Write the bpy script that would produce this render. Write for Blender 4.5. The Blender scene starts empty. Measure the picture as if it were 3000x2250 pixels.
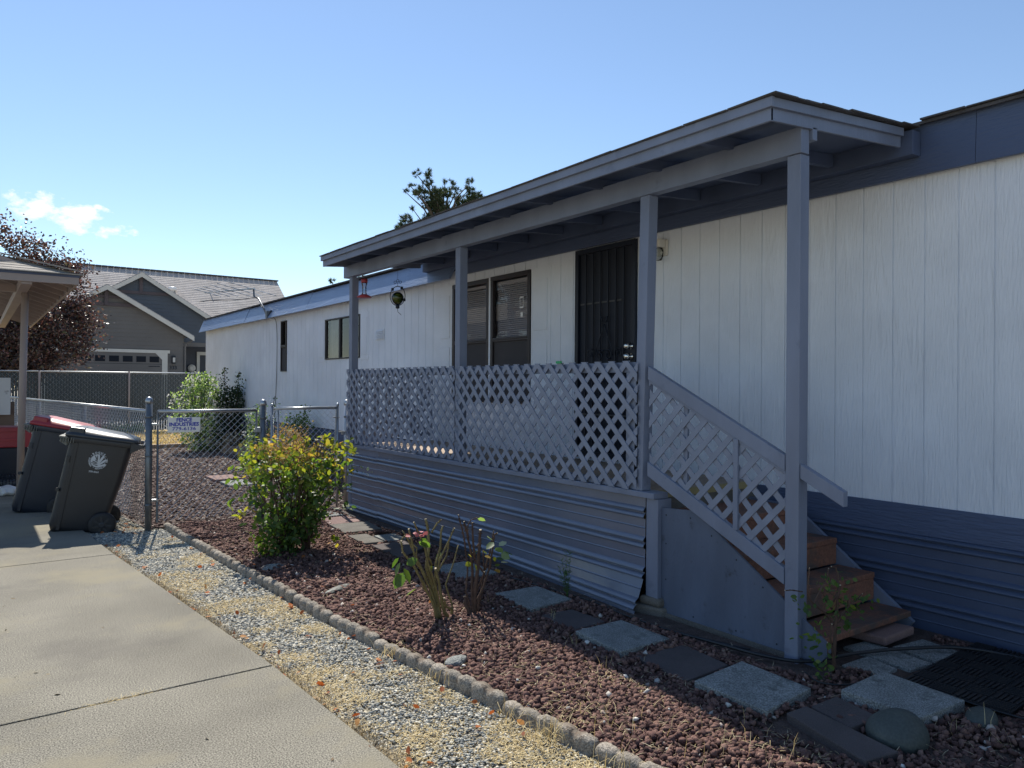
import bpy, math, random
import numpy as np
from mathutils import Vector, Matrix, Quaternion
random.seed(7); RNG=np.random.default_rng(11)
S=bpy.context.scene; COL=S.collection
rad=math.radians
ROOT={}
# ---------------------------------------------------------------- materials
def nodes(name):
    m=bpy.data.materials.new(name); m.use_nodes=True
    nt=m.node_tree; return m,nt,nt.nodes['Principled BSDF'],nt.nodes['Material Output']
def ramp(nt,stops):
    r=nt.nodes.new('ShaderNodeValToRGB'); e=r.color_ramp.elements
    e[0].position=stops[0][0]; e[0].color=(*stops[0][1],1)
    e[1].position=stops[-1][0]; e[1].color=(*stops[-1][1],1)
    for p,c in stops[1:-1]:
        k=e.new(p); k.color=(*c,1)
    return r
def M(name,col,rough=.6,var=.12,vs=3.,bump=0.,bs=30.,stretch=(1,1,1),metal=0.,spec=.5,fine=0.,fs=250.,distort=0.,stain=None,sscale=1.,scut=.58):
    m,nt,b,out=nodes(name); L=nt.links.new
    tc=nt.nodes.new('ShaderNodeTexCoord'); mp=nt.nodes.new('ShaderNodeMapping'); L(tc.outputs['Object'],mp.inputs[0]); mp.inputs['Scale'].default_value=stretch
    n=nt.nodes.new('ShaderNodeTexNoise'); n.inputs['Scale'].default_value=vs; n.inputs['Detail'].default_value=6; L(mp.outputs[0],n.inputs[0])
    lo=tuple(c*(1-var) for c in col); hi=tuple(min(1,c*(1+var)) for c in col)
    r=ramp(nt,[(.3,lo),(.7,hi)]); L(n.outputs[0],r.inputs[0]); c=r.outputs[0]
    if fine>0:
        n2=nt.nodes.new('ShaderNodeTexNoise'); n2.inputs['Scale'].default_value=fs; n2.inputs['Detail'].default_value=3; L(tc.outputs['Object'],n2.inputs[0])
        r2=ramp(nt,[(.35,(1-fine,)*3),(.65,(1+fine,)*3)]); L(n2.outputs[0],r2.inputs[0])
        mx=nt.nodes.new('ShaderNodeMix'); mx.data_type='RGBA'; mx.blend_type='MULTIPLY'; mx.inputs[0].default_value=1
        L(c,mx.inputs[6]); L(r2.outputs[0],mx.inputs[7]); c=mx.outputs[2]
    if stain:
        n3=nt.nodes.new('ShaderNodeTexNoise'); n3.inputs['Scale'].default_value=sscale; n3.inputs['Detail'].default_value=8; n3.inputs['Roughness'].default_value=.65; L(tc.outputs['Object'],n3.inputs[0])
        r3=ramp(nt,[(scut,(0,0,0)),(scut+.12,(1,1,1))]); L(n3.outputs[0],r3.inputs[0])
        mx=nt.nodes.new('ShaderNodeMix'); mx.data_type='RGBA'; L(r3.outputs[0],mx.inputs[0]); L(c,mx.inputs[6]); mx.inputs[7].default_value=(*stain,1); c=mx.outputs[2]
    L(c,b.inputs['Base Color'])
    b.inputs['Roughness'].default_value=rough; b.inputs['Metallic'].default_value=metal; b.inputs['Specular IOR Level'].default_value=spec
    if bump>0:
        nb=nt.nodes.new('ShaderNodeTexNoise'); nb.inputs['Scale'].default_value=bs; nb.inputs['Detail'].default_value=5; nb.inputs['Distortion'].default_value=distort; L(mp.outputs[0],nb.inputs[0])
        bp=nt.nodes.new('ShaderNodeBump'); bp.inputs['Strength'].default_value=1; bp.inputs['Distance'].default_value=bump; L(nb.outputs[0],bp.inputs['Height']); L(bp.outputs[0],b.inputs['Normal'])
    return m
def MI(name,stops,rough=.85,trans=0.,tcol=None,bump=0.,bs=200.,spec=.3):
    """colour varies piece by piece"""
    m,nt,b,out=nodes(name); L=nt.links.new
    g=nt.nodes.new('ShaderNodeNewGeometry'); r=ramp(nt,stops); L(g.outputs['Random Per Island'],r.inputs[0]); L(r.outputs[0],b.inputs['Base Color'])
    b.inputs['Roughness'].default_value=rough; b.inputs['Specular IOR Level'].default_value=spec
    if bump>0:
        tc=nt.nodes.new('ShaderNodeTexCoord'); nb=nt.nodes.new('ShaderNodeTexNoise'); nb.inputs['Scale'].default_value=bs; nb.inputs['Detail'].default_value=2; L(tc.outputs['Object'],nb.inputs[0])
        bp=nt.nodes.new('ShaderNodeBump'); bp.inputs['Distance'].default_value=bump; L(nb.outputs[0],bp.inputs['Height']); L(bp.outputs[0],b.inputs['Normal'])
    if trans>0:
        t=nt.nodes.new('ShaderNodeBsdfTranslucent'); mx=nt.nodes.new('ShaderNodeMixShader'); mx.inputs[0].default_value=trans
        mul=nt.nodes.new('ShaderNodeMix'); mul.data_type='RGBA'; mul.blend_type='MULTIPLY'; mul.inputs[0].default_value=1; L(r.outputs[0],mul.inputs[6]); mul.inputs[7].default_value=(*tcol,1)
        L(mul.outputs[2],t.inputs[0]); L(b.outputs[0],mx.inputs[1]); L(t.outputs[0],mx.inputs[2]); L(mx.outputs[0],out.inputs[0])
    return m
def glass(name,tint=(.8,.85,.85),refl=.25):
    m,nt,b,out=nodes(name); L=nt.links.new
    t=nt.nodes.new('ShaderNodeBsdfTransparent'); t.inputs[0].default_value=(*tint,1)
    g=nt.nodes.new('ShaderNodeBsdfGlossy'); g.inputs['Roughness'].default_value=.015
    lw=nt.nodes.new('ShaderNodeLayerWeight'); lw.inputs[0].default_value=refl
    mx=nt.nodes.new('ShaderNodeMixShader'); L(lw.outputs['Fresnel'],mx.inputs[0]); L(t.outputs[0],mx.inputs[1]); L(g.outputs[0],mx.inputs[2]); L(mx.outputs[0],out.inputs[0])
    return m
def grain_mat(name,col,axis='z',rough=.55,depth=.004,var=.05):
    """painted rough sawn wood: relief of long cathedral grain"""
    m,nt,b,out=nodes(name); L=nt.links.new
    tc=nt.nodes.new('ShaderNodeTexCoord'); mp=nt.nodes.new('ShaderNodeMapping'); L(tc.outputs['Object'],mp.inputs[0])
    mp.inputs['Scale'].default_value={'z':(1,1,.13),'y':(1,.13,1)}[axis]
    n=nt.nodes.new('ShaderNodeTexNoise'); n.inputs['Scale'].default_value=7; n.inputs['Detail'].default_value=2; n.inputs['Distortion'].default_value=.6; L(mp.outputs[0],n.inputs[0])
    mu=nt.nodes.new('ShaderNodeMath'); mu.operation='MULTIPLY'; mu.inputs[1].default_value=22; L(n.outputs[0],mu.inputs[0])
    si=nt.nodes.new('ShaderNodeMath'); si.operation='SINE'; L(mu.outputs[0],si.inputs[0])
    n2=nt.nodes.new('ShaderNodeTexNoise'); n2.inputs['Scale'].default_value=75; n2.inputs['Detail'].default_value=4; L(mp.outputs[0],n2.inputs[0])
    n4=nt.nodes.new('ShaderNodeTexNoise'); n4.inputs['Scale'].default_value=2.2; n4.inputs['Detail'].default_value=1; L(tc.outputs['Object'],n4.inputs[0])
    r4=ramp(nt,[(.42,(0,0,0)),(.62,(1,1,1))]); L(n4.outputs[0],r4.inputs[0])
    m1=nt.nodes.new('ShaderNodeMath'); m1.operation='MULTIPLY'; L(si.outputs[0],m1.inputs[0]); L(r4.outputs[0],m1.inputs[1])
    a=nt.nodes.new('ShaderNodeMath'); a.operation='MULTIPLY_ADD'; a.inputs[1].default_value=.25; L(m1.outputs[0],a.inputs[0]); L(n2.outputs[0],a.inputs[2])
    bp=nt.nodes.new('ShaderNodeBump'); bp.inputs['Distance'].default_value=depth; L(a.outputs[0],bp.inputs['Height']); L(bp.outputs[0],b.inputs['Normal'])
    n3=nt.nodes.new('ShaderNodeTexNoise'); n3.inputs['Scale'].default_value=1.7; n3.inputs['Detail'].default_value=7; L(tc.outputs['Object'],n3.inputs[0])
    r=ramp(nt,[(.3,tuple(c*(1-var) for c in col)),(.7,tuple(c*(1+var) for c in col))]); L(n3.outputs[0],r.inputs[0]); L(r.outputs[0],b.inputs['Base Color'])
    b.inputs['Roughness'].default_value=rough; return m
WHITE_SKY_TINT=(.72,.765,.83); SLATE=(.072,.102,.185); PORCH=(.17,.20,.275)  # white wall colour tinted blue to carry the sky-lit shade
m_wall=grain_mat('white_siding_sky_tint',WHITE_SKY_TINT,'z',.6,.006,.08)
m_trimlit=grain_mat('slate_fascia_sunlit',(.17,.235,.37),'y',.4,.007)  # same slate paint, lightened as the grazing sun on the far fascia
m_trimshade=grain_mat('slate_fascia_shaded',(.068,.095,.17),'y',.5,.006)  # same slate paint, darkened as the shade on the near fascia
m_base=grain_mat('slate_board_paint',SLATE,'y',.55,.008)
m_porch=M('porch_paint',PORCH,.5,.14,4,.003,45,(1,1,.3),distort=.5,stain=(.13,.155,.22),sscale=6,scut=.6)
m_lat=M('lattice_paint',(.20,.23,.305),.5,.12,6,.001,60)
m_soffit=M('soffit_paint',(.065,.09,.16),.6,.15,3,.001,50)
m_skirt=M('corrugated_skirt_paint',(.125,.15,.21),.24,.08,2.5,.0006,60,spec=.7,stain=(.13,.14,.17),sscale=4,scut=.68)
m_skirt2=M('slate_skirt_paint',(.062,.086,.15),.4,.08,2,.0008,40,spec=.5)
m_ply=M('plywood_paint',(.092,.118,.175),.6,.15,5,.004,28,(1,1,.35),distort=1.2,stain=(.045,.055,.075),sscale=11,scut=.6)
m_tread=M('stained_wood',(.19,.088,.058),.65,.3,3,.004,60,(.12,1,1),distort=.8,fine=.2,fs=60,stain=(.10,.075,.065),sscale=4,scut=.5)
m_deck=M('deck_wood',(.34,.25,.18),.7,.25,3,.002,60,(.15,1,1))
m_tan=M('bare_tan_wood',(.30,.25,.12),.7,.1)
m_shing=M('dark_shingles',(.075,.072,.075),.9,.25,8,.004,120,fine=.25,fs=140)
m_shingtan=M('tan_shingles',(.33,.30,.26),.9,.2,3,.004,120,fine=.25,fs=120)
m_shingn=None
m_conc=M('driveway_concrete',(.198,.184,.148),.95,.2,1.3,.0003,400,fine=.7,fs=140,stain=(.245,.22,.155),sscale=.8,scut=.52)
def blotch(m,col,scale,cut,amt):
    nt=m.node_tree; b=nt.nodes['Principled BSDF']; L=nt.links.new; src=b.inputs['Base Color'].links[0].from_socket
    tc=nt.nodes.new('ShaderNodeTexCoord'); n=nt.nodes.new('ShaderNodeTexNoise'); n.inputs['Scale'].default_value=scale; n.inputs['Detail'].default_value=9; n.inputs['Roughness'].default_value=.7; L(tc.outputs['Object'],n.inputs[0])
    r=ramp(nt,[(cut,(0,0,0)),(cut+.09,(amt,)*3)]); L(n.outputs[0],r.inputs[0]); mx=nt.nodes.new('ShaderNodeMix'); mx.data_type='RGBA'; L(r.outputs[0],mx.inputs[0]); L(src,mx.inputs[6]); mx.inputs[7].default_value=(*col,1); L(mx.outputs[2],b.inputs['Base Color'])
blotch(m_conc,(.12,.11,.095),.55,.52,.5); blotch(m_conc,(.07,.065,.055),3.1,.66,.8)
m_slab=M('paver_concrete',(.225,.235,.225),.9,.25,5,.006,90,fine=.5,fs=130,stain=(.10,.105,.10),sscale=6,scut=.55)
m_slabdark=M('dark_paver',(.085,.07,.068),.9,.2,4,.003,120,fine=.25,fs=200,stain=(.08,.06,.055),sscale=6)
m_slabred=M('red_paver',(.22,.14,.125),.9,.15,4,.003,120,fine=.2,fs=200)
m_edge=M('edging_concrete',(.27,.24,.20),.95,.25,9,.009,70,fine=.45,fs=130,stain=(.15,.115,.085),sscale=7,scut=.5)
m_foot=M('footing_concrete',(.13,.12,.105),.95,.2,6,.006,60,fine=.3)
m_soil=M('bed_soil',(.085,.058,.048),.95,.35,14,.02,60,fine=.3,fs=160)
m_grit=M('gravel_base',(.32,.28,.20),.95,.3,12,.01,120,fine=.5,fs=230,stain=(.33,.26,.14),sscale=3,scut=.52)
m_ground=M('ground_dirt_bounce',(.42,.37,.29),.95,.2,.6,.01,20)  # dirt colour raised so unseen ground bounces fill onto the shaded wall
m_lawn=M('dry_lawn',(.42,.31,.12),.95,.2,2,.01,60,fine=.3,fs=60,stain=(.2,.2,.08),sscale=.9,scut=.6)
m_street=M('street_concrete',(.42,.41,.39),.9,.1,1)
m_lava=MI('lava_rock',[(0,(.065,.036,.034)),(.5,(.145,.08,.068)),(.9,(.22,.13,.105)),(.985,(.24,.15,.12)),(.995,(.5,.47,.43))],.95,bump=.003,bs=230)
m_lavap=MI('weathered_lava_rock',[(0,(.07,.045,.04)),(.5,(.15,.10,.088)),(.8,(.24,.18,.15)),(.9,(.34,.28,.23)),(1,(.5,.46,.4))],.95)
m_gravel=MI('gravel_stone',[(0,(.10,.11,.115)),(.3,(.23,.245,.24)),(.55,(.35,.345,.30)),(.8,(.52,.47,.37)),(1,(.78,.74,.62))],.85)
m_white_rock=MI('white_rock',[(0,(.5,.48,.43)),(1,(.75,.72,.66))],.9)
m_straw=MI('straw',[(0,(.34,.26,.13)),(.5,(.62,.50,.27)),(1,(.80,.68,.40))],.8,trans=.25,tcol=(1,.9,.6))
m_strawd=MI('dull_straw',[(0,(.18,.13,.08)),(.6,(.42,.34,.21)),(1,(.6,.53,.38))],.8)
m_leafo=MI('fallen_orange_leaf',[(0,(.25,.08,.03)),(.5,(.5,.17,.05)),(.8,(.55,.32,.12)),(1,(.5,.42,.28))],.7,trans=.3,tcol=(1.2,.8,.5))
m_galv=M('galvanised_steel',(.42,.44,.46),.38,.12,8,metal=.85)
m_galvd=M('weathered_tube_steel',(.15,.17,.19),.42,.2,8,metal=.55,fine=.1,fs=80)
m_wire=M('chain_wire',(.6,.61,.62),.4,.1,metal=.5)
m_slat=M('privacy_slat',(.012,.025,.034),.45,.15,2,spec=.5)
m_bin=M('bin_plastic',(.017,.019,.024),.42,.15,3,.0006,200,spec=.5,stain=(.03,.028,.027),sscale=2.5,scut=.6)
m_binnavy=M('navy_bin_plastic',(.014,.02,.034),.4,.15,3,.0006,200)
m_lidgrey=M('grey_lid_plastic',(.03,.037,.046),.33,.1,3,.0006,200)
m_red=M('red_plastic',(.33,.035,.045),.4,.15,3)
m_black=M('black_rubber',(.012,.012,.014),.6,.1)
m_hose=M('hose_black',(.012,.014,.018),.45,.1)
m_decal=M('white_decal',(.52,.55,.58),.6,.05)
m_signw=M('sign_white',(.78,.78,.76),.4,.03)
m_signb=M('sign_blue',(.02,.035,.42),.5,.03)
m_tanp=M('tan_paint',(.33,.27,.245),.6,.06,2)
m_tanpd=M('tan_soffit_paint',(.30,.255,.24),.7,.08,2)
m_ironblack=M('black_iron',(.007,.012,.024),.45,.1,spec=.4)
m_doorfill=M('dark_screen',(.005,.009,.02),.6,.1)
m_frame=M('bronze_frame',(.022,.017,.02),.45,.15,spec=.5)
m_frameb=M('grey_window_frame',(.06,.06,.06),.5,.1)
m_screen=M('insect_screen',(.05,.048,.052),.85,.08)
m_blind=M('blind_slat',(.62,.59,.6),.6,.05)
m_curtain=M('curtain_cloth',(.35,.34,.33),.9,.1,6)
m_glass=glass('window_glass',(.8,.8,.82),.3)
m_glassdim=glass('dim_glass',(.8,.82,.82),.22)
m_chrome=M('satin_nickel',(.75,.74,.70),.2,.03,metal=1)
m_fixw=M('fixture_white',(.62,.60,.55),.5,.03)
m_green=M('green_tape',(.02,.32,.12),.5,.03)
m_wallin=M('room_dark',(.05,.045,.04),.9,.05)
# foliage
GRN=(1.7,2.0,.5)
m_roseleaf=MI('rose_leaf',[(0,(.045,.09,.032)),(.5,(.075,.135,.045)),(.85,(.12,.185,.05)),(1,(.18,.22,.06))],.45,.45,(2.3,2.3,.7),spec=.4)
m_roselite=MI('young_rose_leaf',[(0,(.12,.18,.03)),(.6,(.22,.26,.04)),(.85,(.30,.27,.06)),(1,(.36,.22,.08))],.5,.55,(1.7,1.6,.7))
m_drybush=MI('dried_leaf',[(0,(.20,.12,.06)),(.5,(.36,.25,.12)),(1,(.42,.36,.14))],.7,.4,(1.5,1.3,.8))
m_hibleaf=MI('hibiscus_leaf',[(0,(.04,.08,.035)),(.4,(.10,.17,.07)),(.75,(.26,.34,.18)),(1,(.6,.65,.5))],.4,.4,(2,2.2,.8),spec=.6)
m_darkleaf=MI('dark_leaf',[(0,(.015,.03,.018)),(1,(.04,.07,.03))],.5,.25,(1.5,2,.8))
m_petal=MI('white_petal',[(0,(.7,.68,.68)),(1,(.85,.84,.8))],.6,.4,(1,1,1))
m_redpetal=MI('red_petal',[(0,(.38,.07,.09)),(1,(.5,.2,.2))],.6,.15,(1.2,.8,.8))
m_plum=MI('plum_leaf',[(0,(.03,.023,.027)),(.5,(.055,.042,.042)),(.75,(.20,.09,.075)),(1,(.10,.11,.06))],.32,.32,(1.7,1.3,1.1),spec=.6)
m_needle=MI('pine_needle',[(0,(.016,.028,.02)),(.6,(.035,.055,.032)),(1,(.09,.10,.04))],.6,.25,(1.6,1.8,.8))
m_leafy=MI('broad_tree_leaf',[(0,(.04,.04,.03)),(1,(.12,.09,.07))],.6,.3,(1.5,1.4,.8))
m_stem=M('brown_stem',(.085,.05,.035),.8,.3,20,.002,90)
m_cane=M('green_cane',(.17,.14,.055),.65,.3,18,.001,90)
m_cut=M('cut_cane_end',(.6,.5,.35),.8,.05)
m_bark=M('bark',(.09,.07,.055),.9,.3,6,.01,20,(1,1,.2))
m_feather=MI('fern_leaf',[(0,(.05,.10,.04)),(1,(.09,.16,.05))],.6,.4,(1.6,1.8,.7))
# ---------------------------------------------------------------- mesh helpers
def setp(o,label=None,cat=None,group=None,kind=None):
    for k,v in (('label',label),('category',cat),('group',group),('kind',kind)):
        if v: o[k]=v
    return o
def empty(name,loc,label,cat,group=None):
    o=bpy.data.objects.new(name,None); o.empty_display_size=.1; COL.objects.link(o); o.location=loc
    ROOT[o.name]=Vector(loc); return setp(o,label,cat,group)
def link(name,me,mat,parent,smooth=False,**k):
    if mat: me.materials.append(mat)
    if smooth: me.polygons.foreach_set('use_smooth',[True]*len(me.polygons))
    o=bpy.data.objects.new(name,me); COL.objects.link(o)
    off=Vector((0,0,0))
    if parent is not None:
        o.parent=parent; off=ROOT[parent.name]
        if off.length>0: me.transform(Matrix.Translation(-off))
    ROOT[o.name]=off; return setp(o,**k)
class MB:
    def __init__(s): s.v=[]; s.f=[]
    def add(s,vs,fs):
        n=len(s.v); s.v+= [tuple(v) for v in vs]; s.f+=[tuple(i+n for i in f) for f in fs]; return s
    def box(s,x0,x1,y0,y1,z0,z1,mat=None):
        vs=[Vector((x,y,z)) for x in(x0,x1) for y in(y0,y1) for z in(z0,z1)]
        if mat: vs=[mat@v for v in vs]
        return s.add(vs,[(0,1,3,2),(4,6,7,5),(0,4,5,1),(2,3,7,6),(0,2,6,4),(1,5,7,3)])
    def bar(s,a,b,w,t,up=(0,0,1)):
        """box beam a->b, w across, t along up"""
        a=Vector(a); b=Vector(b); d=(b-a).normalized(); u=Vector(up); u=(u-d*u.dot(d)).normalized(); c=d.cross(u)
        vs=[p+c*i*w/2+u*j*t/2 for p in(a,b) for i,j in((-1,-1),(1,-1),(1,1),(-1,1))]
        return s.add(vs,[(3,2,1,0),(4,5,6,7),(0,1,5,4),(1,2,6,5),(2,3,7,6),(3,0,4,7)])
    def tube(s,pts,r,n=8,cap=True):
        pts=[Vector(p) for p in pts]; rr=r if isinstance(r,(list,tuple)) else [r]*len(pts)
        rings=[]; ref=None
        for i,p in enumerate(pts):
            d=(pts[min(i+1,len(pts)-1)]-pts[max(i-1,0)]).normalized()
            if ref is None: ref=Vector((0,0,1)) if abs(d.z)<.9 else Vector((1,0,0))
            u=(ref-d*ref.dot(d)).normalized(); ref=u; w=d.cross(u)
            rings.append([p+(u*math.cos(2*math.pi*k/n)+w*math.sin(2*math.pi*k/n))*rr[i] for k in range(n)])
        vs=[v for r_ in rings for v in r_]; fs=[]
        for i in range(len(pts)-1):
            for k in range(n):
                a=i*n+k; b=i*n+(k+1)%n; fs.append((a,b,b+n,a+n))
        if cap: fs.append(tuple(range(n))[::-1]); fs.append(tuple((len(pts)-1)*n+k for k in range(n)))
        return s.add(vs,fs)
    def prism(s,poly,axis,a,b):
        """poly: 2D points; axis 'x': (y,z) extruded x a->b; 'y': (x,z); 'z': (x,y)"""
        def mk(p,t): return {'x':(t,p[0],p[1]),'y':(p[0],t,p[1]),'z':(p[0],p[1],t)}[axis]
        n=len(poly); vs=[mk(p,a) for p in poly]+[mk(p,b) for p in poly]
        return s.add(vs,[tuple(range(n)),tuple(range(2*n-1,n-1,-1))]+[(i,i+n,(i+1)%n+n,(i+1)%n) for i in range(n)])
    def lathe(s,prof,c,n=16,rot=None):
        vs=[];fs=[]
        for (r,z) in prof:
            for k in range(n):
                v=Vector((r*math.cos(2*math.pi*k/n),r*math.sin(2*math.pi*k/n),z))
                if rot: v=rot@v
                vs.append(v+Vector(c))
        for i in range(len(prof)-1):
            for k in range(n): a=i*n+k;b=i*n+(k+1)%n; fs.append((a,b,b+n,a+n))
        fs.append(tuple(range(n))[::-1]); fs.append(tuple((len(prof)-1)*n+k for k in range(n)))
        return s.add(vs,fs)
    def build(s,name,mat,parent=None,smooth=False,bevel=0,tf=None,**k):
        me=bpy.data.meshes.new(name); me.from_pydata(s.v,[],s.f)
        if tf: me.transform(tf)
        import bmesh
        bm=bmesh.new(); bm.from_mesh(me); bmesh.ops.recalc_face_normals(bm,faces=bm.faces)
        if bevel>0: bmesh.ops.bevel(bm,geom=[e for e in bm.edges if len(e.link_faces)==2 and e.calc_face_angle(0)>.6],offset=bevel,segments=2,affect='EDGES',profile=.5)
        bm.to_mesh(me); bm.free(); me.update()
        return link(name,me,mat,parent,smooth,**k)
def npmesh(name,V,F,mat,parent=None,smooth=False,**k):
    """V (N,3), F (K,c) same polygon size"""
    me=bpy.data.meshes.new(name); V=np.asarray(V,dtype=np.float32); F=np.asarray(F,dtype=np.int32)
    me.vertices.add(len(V)); me.vertices.foreach_set('co',V.ravel())
    c=F.shape[1]; me.loops.add(F.size); me.loops.foreach_set('vertex_index',F.ravel())
    me.polygons.add(len(F)); me.polygons.foreach_set('loop_start',np.arange(0,F.size,c,dtype=np.int32))
    me.update(calc_edges=True); me.validate()
    return link(name,me,mat,parent,smooth,**k)
def randrot(n,rng=RNG):
    q=rng.normal(size=(n,4)); q/=np.linalg.norm(q,axis=1)[:,None]; w,x,y,z=q.T
    return np.stack([np.stack([1-2*(y*y+z*z),2*(x*y-z*w),2*(x*z+y*w)],-1),np.stack([2*(x*y+z*w),1-2*(x*x+z*z),2*(y*z-x*w)],-1),np.stack([2*(x*z-y*w),2*(y*z+x*w),1-2*(x*x+y*y)],-1)],1)
def ico():
    t=(1+5**.5)/2
    v=np.array([(-1,t,0),(1,t,0),(-1,-t,0),(1,-t,0),(0,-1,t),(0,1,t),(0,-1,-t),(0,1,-t),(t,0,-1),(t,0,1),(-t,0,-1),(-t,0,1)],float); v/=np.linalg.norm(v[0])
    f=np.array([(0,11,5),(0,5,1),(0,1,7),(0,7,10),(0,10,11),(1,5,9),(5,11,4),(11,10,2),(10,7,6),(7,1,8),(3,9,4),(3,4,2),(3,2,6),(3,6,8),(3,8,9),(4,9,5),(2,4,11),(6,2,10),(8,6,7),(9,8,1)])
    return v,f
def stones(name,P,R,mat,flat=.7,jit=.28,**k):
    v,f=ico(); n=len(P); 
    B=v[None]*(1+RNG.uniform(-jit,jit,(n,12,1)))
    B*=RNG.uniform(.65,1.15,(n,1,3)); B=np.einsum('nij,nkj->nki',randrot(n),B)
    B[:,:,2]*=flat; B=B*np.asarray(R)[:,None,None]+np.asarray(P)[:,None,:]
    F=(f[None]+12*np.arange(n)[:,None,None]).reshape(-1,3)
    return npmesh(name,B.reshape(-1,3),F,mat,None,False,**k)
LEAF=np.array([(0,0,0),(.28,.26,.05),(.68,.24,.05),(1,0,-.03),(.68,-.24,.05),(.28,-.26,.05)]); LF=np.array([(0,1,2,3),(0,3,4,5)])
def leaf_arrays(P,size,direc=None,rng=RNG,wid=1.):
    n=len(P); T=LEAF.copy(); T[:,1]*=wid
    if direc is None: Rm=randrot(n,rng)
    else:
        d=direc/np.linalg.norm(direc,axis=1)[:,None]; a=rng.normal(size=(n,3)); a[:,2]+=1.6
        u=a-(a*d).sum(1)[:,None]*d; u/=np.linalg.norm(u,axis=1)[:,None]; w=np.cross(u,d); Rm=np.stack([d,w,u],-1)
    V=np.einsum('nij,kj->nki',Rm,T)*np.asarray(size)[:,None,None]+P[:,None,:]
    F=(LF[None]+6*np.arange(n)[:,None,None]).reshape(-1,4); return V.reshape(-1,3),F
def leaves(name,P,size,mat,parent,direc=None,wid=1.,**k):
    V,F=leaf_arrays(np.asarray(P),size,direc,wid=wid); return npmesh(name,V,F,mat,parent,**k)
def blades(P,length,width,lean=.7,curl=.4,rng=RNG,lmin=0.):
    """grass blades, 2 quads each"""
    n=len(P); az=rng.uniform(0,2*math.pi,n); L=np.asarray(length)*np.ones(n); ln=rng.uniform(lean-.3 if lean>1.2 else lmin,lean,n)
    h=np.stack([np.cos(az),np.sin(az),np.zeros(n)],-1); s=np.stack([-np.sin(az),np.cos(az),np.zeros(n)],-1)*width*.5
    d1=h*np.sin(ln)[:,None]; d1[:,2]=np.cos(ln)
    ln2=ln+rng.uniform(0,curl,n)*2; d2=h*np.sin(ln2)[:,None]; d2[:,2]=np.cos(ln2)
    p0=P; p1=P+d1*L[:,None]*.55; p2=p1+d2*L[:,None]*.45
    V=np.stack([p0-s,p0+s,p1+s*.8,p1-s*.8,p2+s*.2,p2-s*.2],1).reshape(-1,3)
    F=(np.array([(0,1,2,3),(3,2,4,5)])[None]+6*np.arange(n)[:,None,None]).reshape(-1,4); return V,F
def text_mb(s,size,bold=0.):
    cu=bpy.data.curves.new('t','FONT'); cu.body=s; cu.size=size; cu.align_x='CENTER'; cu.align_y='CENTER'; cu.offset=bold; cu.resolution_u=2
    o=bpy.data.objects.new('t',cu); COL.objects.link(o); bpy.context.view_layer.update()
    me=bpy.data.meshes.new_from_object(o.evaluated_get(bpy.context.evaluated_depsgraph_get()))
    vs=[v.co.copy() for v in me.vertices]; fs=[tuple(p.vertices) for p in me.polygons]
    bpy.data.objects.remove(o); bpy.data.meshes.remove(me); bpy.data.curves.remove(cu); return vs,fs
# ---------------------------------------------------------------- ground
def sheet(name,poly,z,mat,kind='structure',th=None):
    mb=MB()
    if th: mb.prism(poly,'z',z-th,z)
    else: mb.add([(x,y,z) for x,y in poly],[tuple(range(len(poly)))])
    return mb.build(name,mat,kind=kind)
sheet('ground',[(-150,-60),(150,-60),(150,250),(-150,250)],-.075,m_ground)
def dx(y):   # driveway right edge
    return float(np.interp(y,[-2,2.8,4.34,7.94,9.3,16,27],[1.50,1.475,1.405,1.095,1.0,.62,-.1]))
def bx(y):   # flower bed edging line
    return float(np.interp(y,[-1,1.3,2.34,3.44,5.02,9.2],[2.52,2.39,2.27,2.145,1.99,1.77]))
def fxs(y): return 1.6-(y-9.15)*.0965
m_drive=MB()
ys=[-3,0.75,4.3,7.92,11.6,15.2,18.8,22.4]
for a,b in zip(ys[:-1],ys[1:]):
    g=.008; sk=.06
    a2,b2=a+g,b-g
    ed=[(dx(y),y) for y in np.linspace(a2,b2,9)]
    m_drive.prism([(-7,a2-.28)]+ed+[(-7,b2-.28)],'z',-.12,0)
m_drive.build('driveway',m_conc,bevel=.004,kind='structure')
sheet('gravel_strip',[(dx(y)-.02,y) for y in np.linspace(-2,9.6,12)]+[(bx(y)+.03,y) for y in np.linspace(9.15,-2,12)],-.045,m_grit)
yard=[(bx(y)+.02,y) for y in np.linspace(-2,9.15,10)]+[(fxs(y),y) for y in (9.3,14,20)]+[(5.3,20),(5.3,-2)]
sheet('lava_rock_bed',yard,-.012,m_soil)
sheet('side_strip',[(dx(y)-.02,y) for y in (9.3,14,20)]+[(fxs(y),y) for y in (20,14,9.3)],-.03,m_grit)
sheet('dry_lawn',[(-.3,20),(9,20),(9,28),(-.9,28)],.0,m_lawn)
sheet('street',[(-60,28.5),(60,28.5),(60,37),(-60,37)],-.02,m_street)
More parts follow.
